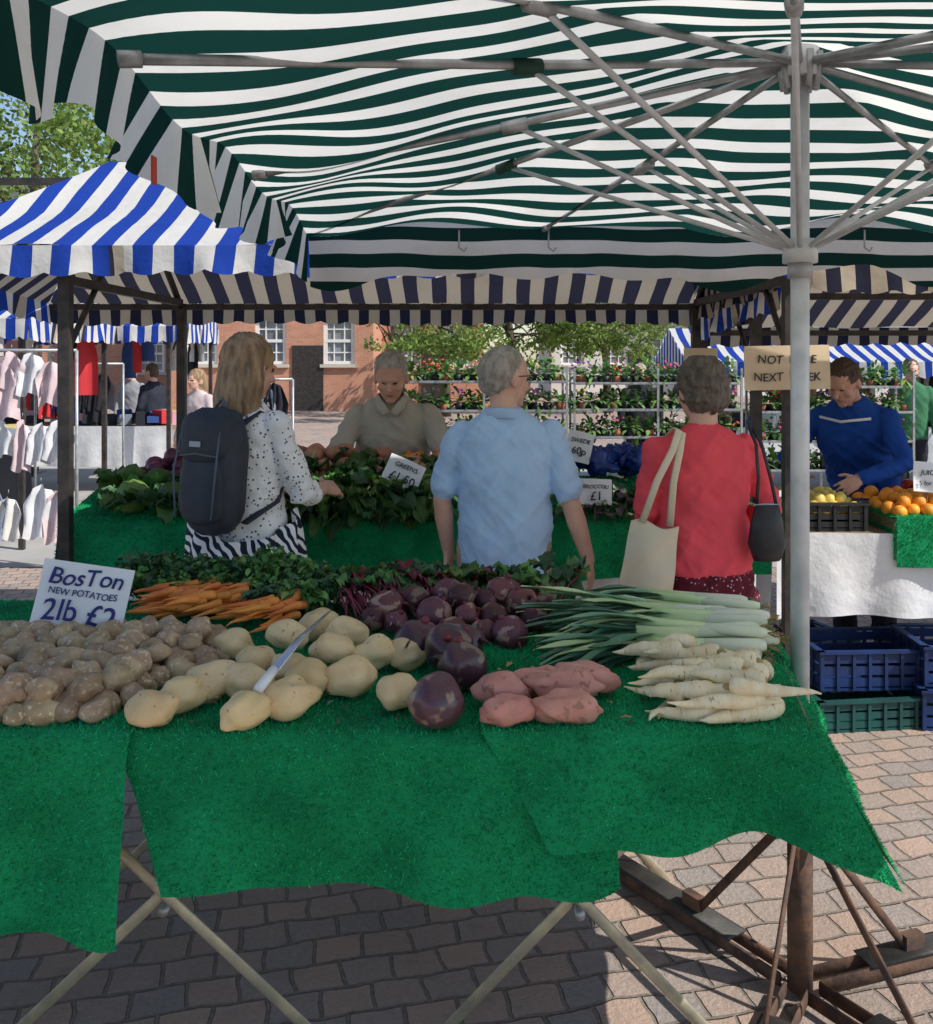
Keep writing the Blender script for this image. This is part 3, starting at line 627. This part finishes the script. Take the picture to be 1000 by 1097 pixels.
    for tg in tags:
        a=[];b=[]
        for t2,(x,y) in parts:
            if t2==tg: q=len(a); a+=[V(z)*S for z in x]; b+=[tuple(i+q for i in f) for f in y]
        trees.append(BVHTree.FromPolygons(a,b))
    bias={'eye':.0015,'lip':.001,'top':.0015}
    nv=len(nm_.vertices); vt=np.zeros(nv,int)
    for v in nm_.vertices:
        best=9;bi=0
        for i,tr_ in enumerate(trees):
            h=tr_.find_nearest(v.co,.03)
            if h[0] is not None:
                d=h[3]-bias.get(tags[i],0)
                if d<best: best=d;bi=i
        vt[v.index]=bi
    wr=c.get('wr',.006); ti=tags.index('top'); bi_=tags.index('bottom'); hi=tags.index('hair')
    nrm=[v.normal.copy() for v in nm_.vertices]
    for v in nm_.vertices:
        k=vt[v.index]; p=v.co
        if k in(ti,bi_):
            a=noise.noise(V((p.x*5,p.y*5,p.z*11+p.x*9))); b2=1-abs(noise.noise(V((p.x*6+3,p.y*6,p.z*13-p.x*11))))*2; b3=1-abs(noise.noise(V((p.x*13+7,p.y*13,p.z*20+p.x*17))))*2
            v.co=p+nrm[v.index]*wr*(1.1*a+.9*b2+.35*b3-.6)
        elif k==hi: v.co=p+nrm[v.index]*.007*noise.noise(V((p.x*60,p.y*60,p.z*(14 if hs=='long' else 45))))
    for tg in tags: nm_.materials.append(m.get(tg) or (M_eye if tg=='eye' else M_lip))
    mi=[int(vt[p.vertices[0]]) for p in nm_.polygons]
    nm_.polygons.foreach_set('material_index',mi); nm_.polygons.foreach_set('use_smooth',[True]*len(mi)); nm_.update()
    nm_.name=name; o=bpy.data.objects.new(name,nm_); sc.collection.objects.link(o); o.location=loc; o.rotation_euler=(0,0,yaw)
    return o
M_skin=mat('skin_tone',(.70,.43,.32),(.62,.34,.25),9,.5,bs=.15,bscale=120)
M_skin2=mat('tanned_skin',(.66,.38,.27),(.58,.30,.21),9,.5,bs=.15,bscale=120)
M_eye=mat('eye_dark',(.03,.025,.02),rough=.2,bs=0); M_lip=mat('lip_pink',(.40,.16,.13),bs=0)
def hair(n,a,b): return mat(n,a,b,40,.55,bscale=120,bs=.8,bd=.01,stretch=(1,1,.25))
H_grey=hair('grey_hair',(.46,.42,.37),(.27,.24,.21)); H_dk=hair('dark_grey_hair',(.17,.135,.11),(.07,.058,.05)); H_bl=hair('light_brown_hair',(.44,.29,.16),(.18,.11,.06)); H_br=hair('brown_hair',(.11,.065,.04),(.06,.035,.025))
def cloth(n,a,b=None,**k): return mat(n,a,b or tuple(x*.88 for x in a),6,.85,bscale=400,bs=.25,bd=.002,spec=.15,**k)
C_lb=cloth('light_blue_polo',(.47,.66,.92)); C_red=cloth('red_jacket',(.88,.10,.13)); C_bei=cloth('stone_shirt',(.50,.46,.38)); C_ryl=cloth('navy_blue_top',(.02,.085,.38))
C_kh=cloth('khaki_trousers',(.42,.34,.25)); C_jn=cloth('denim',(.16,.25,.42),(.26,.36,.52)); C_dk=cloth('dark_trousers',(.03,.03,.04)); M_shoe=mat('shoe_leather',(.05,.035,.03),bs=.1)
def dots(name,base,dot,scale,th):
    m,nt,N,L=newmat(name); tc=N.new('ShaderNodeTexCoord').outputs['Object']
    v=N.new('ShaderNodeTexVoronoi'); v.inputs['Scale'].default_value=scale; L.new(tc,v.inputs['Vector'])
    finish(N,L,mixc(N,L,mth(N,L,'LESS_THAN',v.outputs['Distance'],th),base,dot),.8,bump=noisetex(N,L,tc,200),bs=.2,bd=.003,spec=.15); return m
C_dot=dots('spotted_blouse',(.86,.86,.86),(.08,.09,.14),56,.25); C_skt=dots('spotted_skirt',(.12,.016,.03),(.6,.45,.42),60,.2)
def zebra():
    m,nt,N,L=newmat('zebra_cloth'); tc=N.new('ShaderNodeTexCoord').outputs['Object']
    w=N.new('ShaderNodeTexWave'); w.inputs['Scale'].default_value=11; w.inputs['Distortion'].default_value=7; w.inputs['Detail'].default_value=1; w.inputs['Detail Scale'].default_value=1.2; w.bands_direction='DIAGONAL'
    L.new(tc,w.inputs['Vector']); finish(N,L,mixc(N,L,mrange(N,L,w.outputs['Fac'],.48,.52),(.02,.025,.05),(.84,.84,.84)),.8,spec=.15); return m
C_zeb=zebra()
man=figure('man_in_blue_polo',(.15,3.66,0),rd(-8),1.70,dict(m=dict(skin=M_skin,hair=H_grey,top=C_lb,bottom=C_kh,shoe=M_shoe),hem=.84,belly=.04,w=1.02,hair='receding',hyaw=rd(-48),hpitch=rd(6),wr=.010,
  L=((-.255,-.01,1.13),(-.24,.06,.91),(0,.1,-1),(.2,1,0),(1,0,0)),R=((.265,-.02,1.13),(.335,.0,.90),(.12,.12,-1),(.1,1,0),(-1,0,0))))
gl=MB()
for sx in(-1,1): gl.path([(sx*.03+.022*math.cos(a*.5236),.107,.004+.017*math.sin(a*.5236)) for a in range(13)],[.0018]*13,M_black,5); gl.path([(sx*.052,.107,.008),(sx*.088,0,.006)],[.002]*2,M_black,5)
gl.tube((-.01,.107,.008),(.01,.107,.008),.002,M_black,5); go=gl.build('spectacles',man)
go.location=(0,.03*.97,1.625*.971); go.rotation_euler=(0,0,rd(-48))
b=MB(); b.path([(-.075,.01,0),(-.06,-.055,.004),(0,-.082,.010),(.06,-.055,.004),(.075,.01,0),(.05,.055,-.02)],[(.022,.006)]*6,C_lb,8,wax=(0,0,1)); bo=b.build('polo_collar',man); bo.location=(0,-.012,1.435)
red=figure('woman_in_red_jacket',(.885,3.5,0),rd(6),1.655,dict(m=dict(skin=M_skin,hair=H_dk,top=C_red,bottom=C_skt,shoe=M_shoe),fem=1,hem=.92,w=1.1,hair='bob',bottom='skirt',sleeve='long',wr=.011,hyaw=rd(10),hpitch=rd(8),
  L=((-.225,.02,1.15),(-.15,.22,1.06),(.4,.9,0),(.2,0,1),(1,-.4,0)),R=((.265,-.03,1.15),(.17,.20,1.06),(-.4,.9,0),(-.2,0,1),(-1,-.4,0))))
b=MB(); C_tote=cloth('cream_canvas',(.78,.68,.52))
def tote(a,q):
    return lerp(-.105,.095,a)*lerp(.85,1,q),-.29*q
for sg in(-1,1): b.grid(lambda a,q:(tote(a,q)[0],sg*(.004+.03*math.sin(math.pi*a)*math.sin(math.pi*min(1,q*.9+.05)))+.012*math.sin(q*9+a*6),tote(a,q)[1]+.01*math.sin(a*7)),14,14,C_tote)
b.path([(-.05,-.005,.0),(-.02,-.02,.16),(.02,-.02,.28),(.035,.02,.345),(.03,.09,.35),(.0,.16,.28)],[(.013,.002)]*6,C_tote,6,wax=(1,0,0)); b.path([(.05,.005,0),(.04,.0,.16),(.045,-.01,.28),(.05,.03,.34),(.045,.1,.34)],[(.013,.002)]*5,C_tote,6,wax=(1,0,0))
bo=b.build('tote_bag',red); bo.location=(-.215,-.115,1.055); bo.rotation_euler=(0,rd(8),rd(-12))
b=MB(); M_lea=mat('black_leather',(.016,.016,.022),(.03,.03,.036),12,.38,bscale=40,bs=.4)
b.path([(0,0,.0),(0,0,-.06),(0,0,-.14),(0,0,-.20)],[(.045,.02),(.06,.035),(.07,.045),(.05,.03)],M_lea,18,wax=(1,0,0)); b.path([(-.04,0,-.02),(-.035,-.01,.1),(-.04,0,.22),(-.045,.05,.275)],[(.007,.003)]*4,M_lea,6,wax=(1,0,0)); b.path([(.04,0,-.02),(.01,-.01,.1),(-.02,0,.22),(-.03,.05,.27)],[(.007,.003)]*4,M_lea,6,wax=(1,0,0))
b.path([(-.05,0,0),(.05,0,0)],[.006]*2,M_steel,6)
bo=b.build('handbag',red); bo.location=(.185,-.15,1.125)
lady=figure('woman_with_backpack',(-.87,3.66,0),rd(-27),1.745,dict(m=dict(skin=M_skin,hair=H_bl,top=C_dot,bottom=C_jn,shoe=M_shoe),fem=1,hem=.9,w=.98,hair='long',sleeve='roll',hyaw=rd(-14),hpitch=rd(12),wr=.010,
  L=((-.20,.10,1.14),(-.10,.34,1.10),(.1,1,0),(.6,0,.6),(.4,0,-1)),R=((.225,.07,1.13),(.16,.31,1.12),(-.1,1,-.1),(-.6,0,.6),(-.4,0,-1))))
b=MB(); M_pk=mat('backpack_nylon',(.028,.035,.05),(.045,.05,.065),9,.65,bscale=300,bs=.3); M_pk2=mat('backpack_trim',(.10,.13,.17),bs=0); M_grn=mat('logo_grey',(.4,.42,.45),bs=0)
def sq(c,r,m,e=.55,lump=0):
    vs,fs=ellgeo((0,0,0),1,None,26,18); out=[]
    for v in vs: n_=(abs(v[0])**4+abs(v[1])**4+abs(v[2])**4)**.25; out.append(V(c)+V((v[0]/n_**.8*r[0],v[1]/n_**.8*r[1],v[2]/n_**.8*r[2]))*(1+.06*nz(v[0]*3,v[1]*3,v[2]*3)))
    b.add(out,fs,m)
sq((0,0,0),(.125,.08,.235),M_pk); sq((0,-.06,-.07),(.10,.04,.125),M_pk); sq((0,-.03,.12),(.112,.08,.10),M_pk)
for sx in(-1,1):
    b.path([(sx*.09,-.085,.16),(sx*.10,-.11,0),(sx*.085,-.105,-.17)],[(.005,.003)]*3,M_pk2,6); b.path([(sx*.07,.05,.17),(sx*.085,.13,.225),(sx*.095,.25,.18),(sx*.10,.30,.05),(sx*.13,.2,-.12),(sx*.11,.05,-.19)],[(.022,.006)]*6,M_pk,8,wax=(1,0,0))
b.path([(-.03,.02,.235),(0,.02,.27),(.03,.02,.235)],[.006]*3,M_pk2,6); b.path([(-.09,-.095,.055),(0,-.108,.065),(.09,-.095,.055)],[.004]*3,M_pk2,6); b.box((0,-.113,.10),(.05,.004,.02),M_grn)
bo=b.build('backpack',lady); bo.location=(.02,-.19,1.235); bo.rotation_euler=(rd(-4),0,0)
b=MB()
def zj(a,q):
    an=lerp(-3.6,.75,a); rr=.205+.02*math.sin(an*9+q*3)+.045*q; z=1.02+.05*math.sin(an*1.5)-q*(.30+.05*math.sin(an*3+1)); return (rr*1.02*math.cos(an),rr*.86*math.sin(an),z)
b.grid(zj,80,18,C_zeb); bo=b.build('zebra_print_jacket',lady)
ven=figure('stallholder_in_grey_shirt',(-.385,5.02,0),rd(180),1.74,dict(m=dict(skin=M_skin2,hair=H_grey,top=C_bei,bottom=C_dk,shoe=M_shoe),lean=rd(20),hem=.86,belly=.03,w=1.02,hair='short',hyaw=rd(0),hpitch=rd(10),sleeve='short',wr=.011,
  L=((-.32,.30,1.12),(-.20,.50,1.15),(.5,.8,-.1),(.5,-.2,.7),(0,0,-1)),R=((.31,.32,1.12),(.13,.50,1.13),(-.6,.7,-.1),(-.5,-.2,.7),(0,0,-1))))
b=MB()
for sx in(-1,1): b.path([(sx*.02,.33,1.375),(sx*.055,.30,1.42),(sx*.075,.235,1.455),(sx*.04,.17,1.475)],[(.022,.005),(.026,.005),(.024,.006),(.02,.006)],C_bei,8,wax=(.3*sx,.5,-1))
b.build('shirt_collar',ven)
ven2=figure('stallholder_in_blue_top',(2.28,5.35,0),rd(138),1.72,dict(m=dict(skin=M_skin2,hair=H_br,top=C_ryl,bottom=C_dk,shoe=M_shoe),lean=rd(24),hem=.86,w=1.08,hair='short',hyaw=rd(-8),hpitch=rd(14),sleeve='long',wr=.011,
  L=((-.33,.34,1.12),(-.18,.60,1.05),(.3,1,-.3),(.5,-.2,.7),(0,0,-1)),R=((.35,.26,1.10),(.14,.52,1.02),(-.3,1,-.3),(-.5,-.2,.7),(0,0,-1))))
b=MB(); b.path([(-.14,.30,1.33),(0,.36,1.31),(.14,.30,1.33)],[(.008,.004)]*3,M_card,6); b.build('chest_stripe',ven2)
arms=dict(L=((-.25,.02,1.13),(-.24,.12,.9),(0,.1,-1),(.2,1,0),(1,0,0)),R=((.25,.02,1.13),(.24,.12,.9),(0,.1,-1),(.1,1,0),(-1,0,0)))
for nm,p,yw,Hh,top,hh,hst in(('woman_in_white',(-2.85,9.9,0),2.6,1.55,cloth('pale_top',(.6,.5,.5)),H_bl,'long'),('man_in_dark_coat',(-4.1,12.2,0),1.2,1.6,cloth('dark_coat',(.03,.035,.05)),H_br,'short'),('woman_shopper',(-5.2,14.5,0),3,1.55,cloth('grey_coat',(.3,.3,.33)),H_dk,'bob'),('man_in_green_shirt',(4.9,10.3,0),2.9,1.65,cloth('green_shirt',(.06,.2,.1)),H_br,'short'),('man_in_black',(2.0,10.8,0),3.3,1.6,C_dk,H_grey,'short')):
    figure(nm,p,yw,Hh,dict(m=dict(skin=M_skin,hair=hh,top=top,bottom=C_dk,shoe=M_shoe),hair=hst,sleeve='long',**arms),vox=.014)
# ------------------------------------------------------------------ background stalls
def bgstall(x0,x1,y0,y1,ze,zr,cols,goods=None,hl=0,hr=0):
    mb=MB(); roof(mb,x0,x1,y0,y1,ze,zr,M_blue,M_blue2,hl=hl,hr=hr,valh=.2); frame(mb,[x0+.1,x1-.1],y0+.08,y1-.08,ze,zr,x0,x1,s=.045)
    mb.box(((x0+x1)/2,(y0+y1)/2-.2,.8),(x1-x0-.3,.9,.04),M_wood); yy=(y0+y1)/2-.66
    mb.grid(lambda a,b:(lerp(x0+.14,x1-.14,a),yy+.02*math.sin(a*40)*b,.825-.5*b),60,6,goods or M_white)
    for i in range(int((x1-x0)*14)):
        mb.box((R(x0+.3,x1-.3),(y0+y1)/2-.2+R(-.35,.35),.85+R(.02,.1)),(R(.1,.25),R(.1,.2),R(.05,.2)),random.choice(cols),rz=R(0,3))
    for i in range(int((x1-x0)*5)):   # goods hung from the back rail
        x=R(x0+.2,x1-.2); w=R(.12,.28); h=R(.25,.6); m=random.choice(cols); ph=R(0,6)
        mb.grid(lambda a,b:(x+(a-.5)*w*(.6+.4*min(1,b*4)),y1-.2+.03*math.sin(a*6+ph),ze-.15-b*h),6,6,m)
    mb.build('striped_market_stall')
cols=[cloth('g%d'%i,c) for i,c in enumerate([(.6,.05,.06),(.7,.7,.7),(.05,.1,.3),(.03,.03,.04),(.5,.3,.35),(.25,.3,.35),(.55,.45,.2)])]
bgstall(-7.4,-3.75,8.0,10.0,2.0,2.55,cols,cols[3]); bgstall(-6.2,-3.5,11.2,13.2,2.05,2.7,cols); bgstall(-11,-7.6,12,14,2.2,2.9,cols)
bgstall(2.6,6.2,11.0,13.0,1.62,2.05,cols); bgstall(6.3,9.9,11.2,13.2,1.65,2.1,cols); bgstall(8,12,8,10,2,2.6,cols)
def garments(name,x0,x1,y,z,n,cl,h=(.35,.6),w=(.2,.34),rows=1):
    mb=MB(); mb.tube((x0,y,z),(x1,y,z),.014,M_steel,8)
    for xx in(x0,x1): mb.tube((xx,y,0),(xx,y,z),.014,M_steel,8); mb.tube((xx,y-.25,.02),(xx,y+.25,.02),.014,M_steel,8)
    for i in range(n):
        for rr in range(rows):
            x=lerp(x0+.1,x1-.1,(i+.5)/n)+R(-.06,.06); H_=R(*h); W_=R(*w); zz=z-.05-rr*.52+R(-.05,.05); ph=R(0,6); m=random.choice(cl)
            mb.path([(x,y,zz+.05),(x,y,zz+.02)],[.003]*2,M_steel,5)
            def f(a,b):
                ww=W_*(.55+.45*min(1,b*3.5)) if b<.35 else W_*(1-.18*math.sin((b-.35)*4)); u_=(a*2-1)
                return (x+u_*ww/2,y+.035*math.sin(u_*6+ph+b*3)-.03+rr*.01,zz-b*H_-abs(u_)*.05*(1-b)+.02*b*math.sin(u_*5+ph))
            mb.grid(f,10,10,m)
    mb.build(name)
W1=[cloth('w%d'%i,c) for i,c in enumerate([(.78,.78,.8),(.75,.6,.62),(.6,.66,.78),(.8,.78,.74),(.8,.8,.82)])]
garments('clothes_rail',-4.6,-3.05,7.3,1.72,9,W1,(.25,.45),(.16,.3),rows=3)
garments('clothes_rail',-4.9,-3.9,10.6,1.6,7,[cols[0],cols[3],cols[2]],(.4,.6),(.2,.3)); garments('clothes_rail',-2.3,-1.75,9.4,1.45,5,[cols[3],cols[5],C_zeb],(.5,.8),(.2,.3))
garments('clothes_rail',-9.5,-6.2,13.5,1.7,16,cols,(.5,.8),(.25,.4))
# plant racks
M_pl=mat('bedding_plant_leaf',(.07,.18,.04),(.15,.29,.07),8,.6,island=.5,trans=.2,bs=0)
FL=[mat('petal%d'%i,c,rough=.6,trans=.2,bs=0) for i,c in enumerate([(.75,.1,.25),(.8,.6,.08),(.8,.8,.8),(.4,.1,.5),(.75,.12,.05),(.8,.4,.5)])]
M_pot=mat('terracotta_pot',(.35,.12,.06),bs=.1)
def rack(x0,x1,y,zs,dens=44):
    mb=MB()
    for xx in np.arange(x0,x1+.01,(x1-x0)/2):
        for dy in(0,.4): mb.box((xx,y+dy,zs[-1]/2+.08),(.022,.022,zs[-1]+.16),M_steel)
    for z in zs:
        mb.box(((x0+x1)/2,y+.2,z),(x1-x0,.42,.015),M_steel); mb.box(((x0+x1)/2,y-.012,z+.01),(x1-x0,.006,.02),M_steel)
        nP=int((x1-x0)/.12)
        for i in range(nP):
            for yy in(.06,.26):
                x=x0+(i+.5)*(x1-x0)/nP+R(-.03,.03); mb.path([(x,y+yy,z+.012),(x,y+yy,z+.08)],[.035,.048],M_black if i%3 else M_pot,8)
                fl=FL[int(i/3+z*7)%6] if R(0,1)<.38 else None; hh=R(.6,2.0); sz=R(.8,1.5)
                for k in range(dens//2):
                    d=V((R(-1,1),R(-1,1),R(-.5,1.2)*hh)); p=V((x,y+yy,z+.09))
                    leaf(mb,p+d*R(0,.08),d,R(.05,.10)*sz,R(.03,.055),M_pl,nl=2,nw=1)
                    if fl and k<5: q=p+V((R(-.07,.07),R(-.08,.03),R(.04,.14))); mb.ell(q,(.016,.016,.012),fl,None,6,4)
    mb.build('plant_rack')
rack(-.65,1.0,9.3,[.55,.85,1.13,1.42]); rack(1.1,2.8,9.5,[.55,.85,1.13,1.4]); rack(3.0,4.6,9.6,[.5,.8,1.1,1.36])
# ------------------------------------------------------------------ buildings
def brickmat(name,c1,c2,mo):
    m,nt,N,L=newmat(name); tc=N.new('ShaderNodeTexCoord').outputs['Object']
    s=N.new('ShaderNodeSeparateXYZ'); L.new(tc,s.inputs[0]); cb=N.new('ShaderNodeCombineXYZ'); L.new(mth(N,L,'ADD',s.outputs[0],s.outputs[1]),cb.inputs[0]); L.new(s.outputs[2],cb.inputs[1])
    b=N.new('ShaderNodeTexBrick'); L.new(cb.outputs[0],b.inputs[0]); b.inputs['Scale'].default_value=1; b.inputs['Brick Width'].default_value=.225; b.inputs['Row Height'].default_value=.075; b.inputs['Mortar Size'].default_value=.006
    for k,c in(('Color1',c1),('Color2',c2),('Mortar',mo)): b.inputs[k].default_value=(*c,1)
    col=mixc(N,L,mrange(N,L,noisetex(N,L,tc,.8,5),.4,.7,0,.4),b.outputs[0],(.7,.6,.55),'MULTIPLY'); finish(N,L,col,.9); return m
M_br=brickmat('red_brick',(.66,.30,.19),(.55,.24,.15),(.5,.42,.34)); M_cream=mat('cream_render',(.72,.70,.66),(.64,.62,.58),1,.9,bs=.1); M_slate=mat('slate_roof',(.09,.09,.10),(.13,.12,.12),3,.8,bscale=12,bs=.4)
M_tile=mat('clay_roof',(.25,.10,.06),(.18,.08,.05),3,.8,bscale=12,bs=.4); M_glass=mat('window_glass',(.12,.14,.16),(.28,.31,.34),1.5,.08,spec=.8,bs=0); M_fr=mat('white_paint',(.82,.82,.80),rough=.5,bs=0); M_stone=mat('stone_trim',(.62,.57,.49),rough=.85)
def house(name,x0,x1,y,dep,hgt,wm,rm,cols_,rows_,ww=1.0,wh=1.6,z0=1.0,dz=3.0,gable=2.5,door=True):
    mb=MB(); wins=[]
    for r_ in range(rows_):
        for c_ in range(cols_):
            cx=lerp(x0,x1,(c_+.5)/cols_); wins.append((cx-ww/2,cx+ww/2,z0+r_*dz,z0+r_*dz+wh))
    xs=sorted({x0,x1,*[w[0] for w in wins],*[w[1] for w in wins]}); zs=sorted({0,hgt,*[w[2] for w in wins],*[w[3] for w in wins]})
    for i in range(len(xs)-1):
        for j in range(len(zs)-1):
            cx=(xs[i]+xs[i+1])/2; cz=(zs[j]+zs[j+1])/2
            if any(w[0]<cx<w[1] and w[2]<cz<w[3] for w in wins): continue
            mb.add([(xs[i],y,zs[j]),(xs[i+1],y,zs[j]),(xs[i+1],y,zs[j+1]),(xs[i],y,zs[j+1])],[(0,1,2,3)],wm,False)
    for a,b_,c_,d_ in wins:
        t=.14
        mb.add([(a,y,c_),(b_,y,c_),(b_,y,d_),(a,y,d_),(a,y+t,c_),(b_,y+t,c_),(b_,y+t,d_),(a,y+t,d_)],[(0,4,5,1),(1,5,6,2),(2,6,7,3),(3,7,4,0)],wm,False)
        mb.add([(a,y+t,c_),(b_,y+t,c_),(b_,y+t,d_),(a,y+t,d_)],[(0,1,2,3)],M_glass,False)
        for q in(a+.06,b_-.06): mb.box((q,y+t-.04,(c_+d_)/2),(.12,.05,d_-c_),M_fr)
        for q in(c_+.05,d_-.05,(c_+d_)/2): mb.box(((a+b_)/2,y+t-.045,q),(b_-a-.01,.05,.1),M_fr)
        for q in(1/3,2/3): mb.box((lerp(a,b_,q),y+t-.03,(c_+d_)/2),(.04,.03,d_-c_-.02),M_fr)
        for q in(.25,.75): mb.box(((a+b_)/2,y+t-.032,lerp(c_,d_,q)),(b_-a-.02,.025,.04),M_fr)
        mb.box(((a+b_)/2,y-.03,c_-.06),(b_-a+.2,.14,.1),M_stone); mb.box(((a+b_)/2,y-.012,d_+.12),(b_-a+.3,.05,.22),M_stone)
    mb.add([(x0,y,0),(x0,y+dep,0),(x0,y+dep,hgt),(x0,y,hgt),(x1,y,0),(x1,y+dep,0),(x1,y+dep,hgt),(x1,y,hgt)],[(0,3,2,1),(4,5,6,7),(1,2,6,5)],wm,False)
    ov=.3; ym=y+dep/2
    mb.add([(x0-ov,y-ov,hgt),(x1+ov,y-ov,hgt),(x1+ov,ym,hgt+gable),(x0-ov,ym,hgt+gable),(x0-ov,y+dep+ov,hgt),(x1+ov,y+dep+ov,hgt)],[(0,1,2,3),(3,2,5,4)],rm,False)
    for xx in(x0,x1): mb.add([(xx,y,hgt),(xx,y+dep,hgt),(xx,ym,hgt+gable-.1)],[(0,1,2)],wm,False)
    mb.box(((x0+x1)/2,y-.12,hgt-.12),(x1-x0+.3,.22,.2),M_fr); mb.box((x0+1,ym,hgt+gable+.3),(.9,.6,1.8),wm); mb.box((x1-1,ym,hgt+gable+.3),(.9,.6,1.8),wm)
    mb.box(((x0+x1)/2,y-.03,z0+wh+.55),(x1-x0+.04,.08,.14),M_stone)
    mb.box(((x0+x1)/2+.1+(x1-x0)/cols_*(.5 if cols_%2 else 0),y-.02,1.05),(1.0,.06,2.1),M_dark)
    mb.build(name)
house('brick_house',-9.6,-3.0,30,8,8.6,M_br,M_tile,3,3,1.0,1.5,1.5,2.55)
house('brick_house',-3.0,.6,33,8,4.6,M_br,M_tile,2,1,1.0,1.5,1.4,2.7,gable=1.6)
house('cream_townhouse',4.0,12,44,8,4.2,M_cream,M_slate,4,1,1.1,1.6,1.4,2.9,gable=1.8); house('cream_townhouse',12.2,26,42,8,8,M_cream,M_slate,5,2,1.1,1.6,1.2,3)
house('brick_house',-30,-12,40,8,7.5,M_br,M_slate,6,2,1.1,1.6,1.1,3)
# trees
M_bark=mat('bark',(.13,.10,.075),(.08,.06,.045),8,.9,bs=.6); M_tl=mat('tree_leaf',(.22,.32,.07),(.14,.23,.05),.8,.6,island=.4,trans=.4,bs=0)
def tree(x,y,h,rx,rz,n=70,per=110,ls=.17,zc=None):
    mb=MB(); zc=zc or h-rz; base=V((x,y,0)); top=V((x+R(-.3,.3),y,zc))
    mb.path([base,base.lerp(top,.5)+V((.1,0,0)),top,top+V((0,0,rz*.7))],[.26*h/7,.18*h/7,.12*h/7,.03],M_bark,12)
    for i in range(n):
        d=V((R(-1,1),R(-1,1),R(-1,1)))
        if d.length>1: d.normalize()
        d=d.normalized()*d.length**.5; c=V((x+d.x*rx,y+d.y*rx,zc+d.z*rz))
        if i%3==0: s0=base.lerp(top,R(.6,1)); mb.path([s0,s0.lerp(c,.5)+V((0,0,.1)),c],[.06*h/7,.035*h/7,.01],M_bark,6)
        cr=R(.35,.75)*rx/2.2
        for k in range(per):
            q=V((rng.normal(),rng.normal(),rng.normal()*.7))*cr*.55; p=c+q; a=V((R(-1,1),R(-1,1),R(-1,1))).normalized()*ls*R(.6,1.2); b_=a.cross(V((R(-1,1),R(-1,1),R(-1,1)))).normalized()*ls*.45
            mb.add([p-a*.5,p+b_*.5,p+a*.5,p-b_*.5],[(0,1,2,3)],M_tl,False)
    mb.build('deciduous_tree')
tree(-9.5,20,7.4,3.0,2.4,120,110,.19)
tree(-.6,27,4.4,1.6,1.4,50,80,.18); tree(1.5,29,4.7,1.9,1.5,55,80,.2); tree(4.4,29,4.3,1.9,1.3,55,80,.2); tree(8.6,33,4.6,2.1,1.5,45,70,.2); tree(-2.0,24,3.5,.8,.9,26,70,.15); tree(12,34,5,2.2,1.7,40,70,.22)
# ------------------------------------------------------------------ light, world, camera
sd=V((1.0,-.45,1.05)).normalized()
l=bpy.data.lights.new('sun','SUN'); l.energy=5; l.angle=rd(.5); l.color=(1,.95,.87); lo=bpy.data.objects.new('sun',l); sc.collection.objects.link(lo); lo.rotation_euler=(-sd).to_track_quat('-Z','Y').to_euler(); lo.location=(20,-5,20)
w=bpy.data.worlds.new('World'); sc.world=w; w.use_nodes=True; nt=w.node_tree; bg=nt.nodes['Background']
sky=nt.nodes.new('ShaderNodeTexSky'); sky.sky_type='NISHITA'; sky.sun_disc=False; sky.sun_elevation=math.asin(sd.z); sky.sun_rotation=math.atan2(sd.x,sd.y); sky.air_density=1; sky.dust_density=.6
nt.links.new(sky.outputs[0],bg.inputs[0]); bg.inputs[1].default_value=.15
cam=bpy.data.cameras.new('camera'); co=bpy.data.objects.new('camera',cam); sc.collection.objects.link(co); co.location=(0,0,1.65); co.rotation_euler=(rd(90),0,0)
cam.sensor_fit='HORIZONTAL'; cam.sensor_width=36; cam.lens=36; cam.shift_y=-.1635; cam.clip_end=1000; sc.camera=co
sc.view_settings.view_transform='Standard'; sc.view_settings.look='None'; sc.view_settings.exposure=0
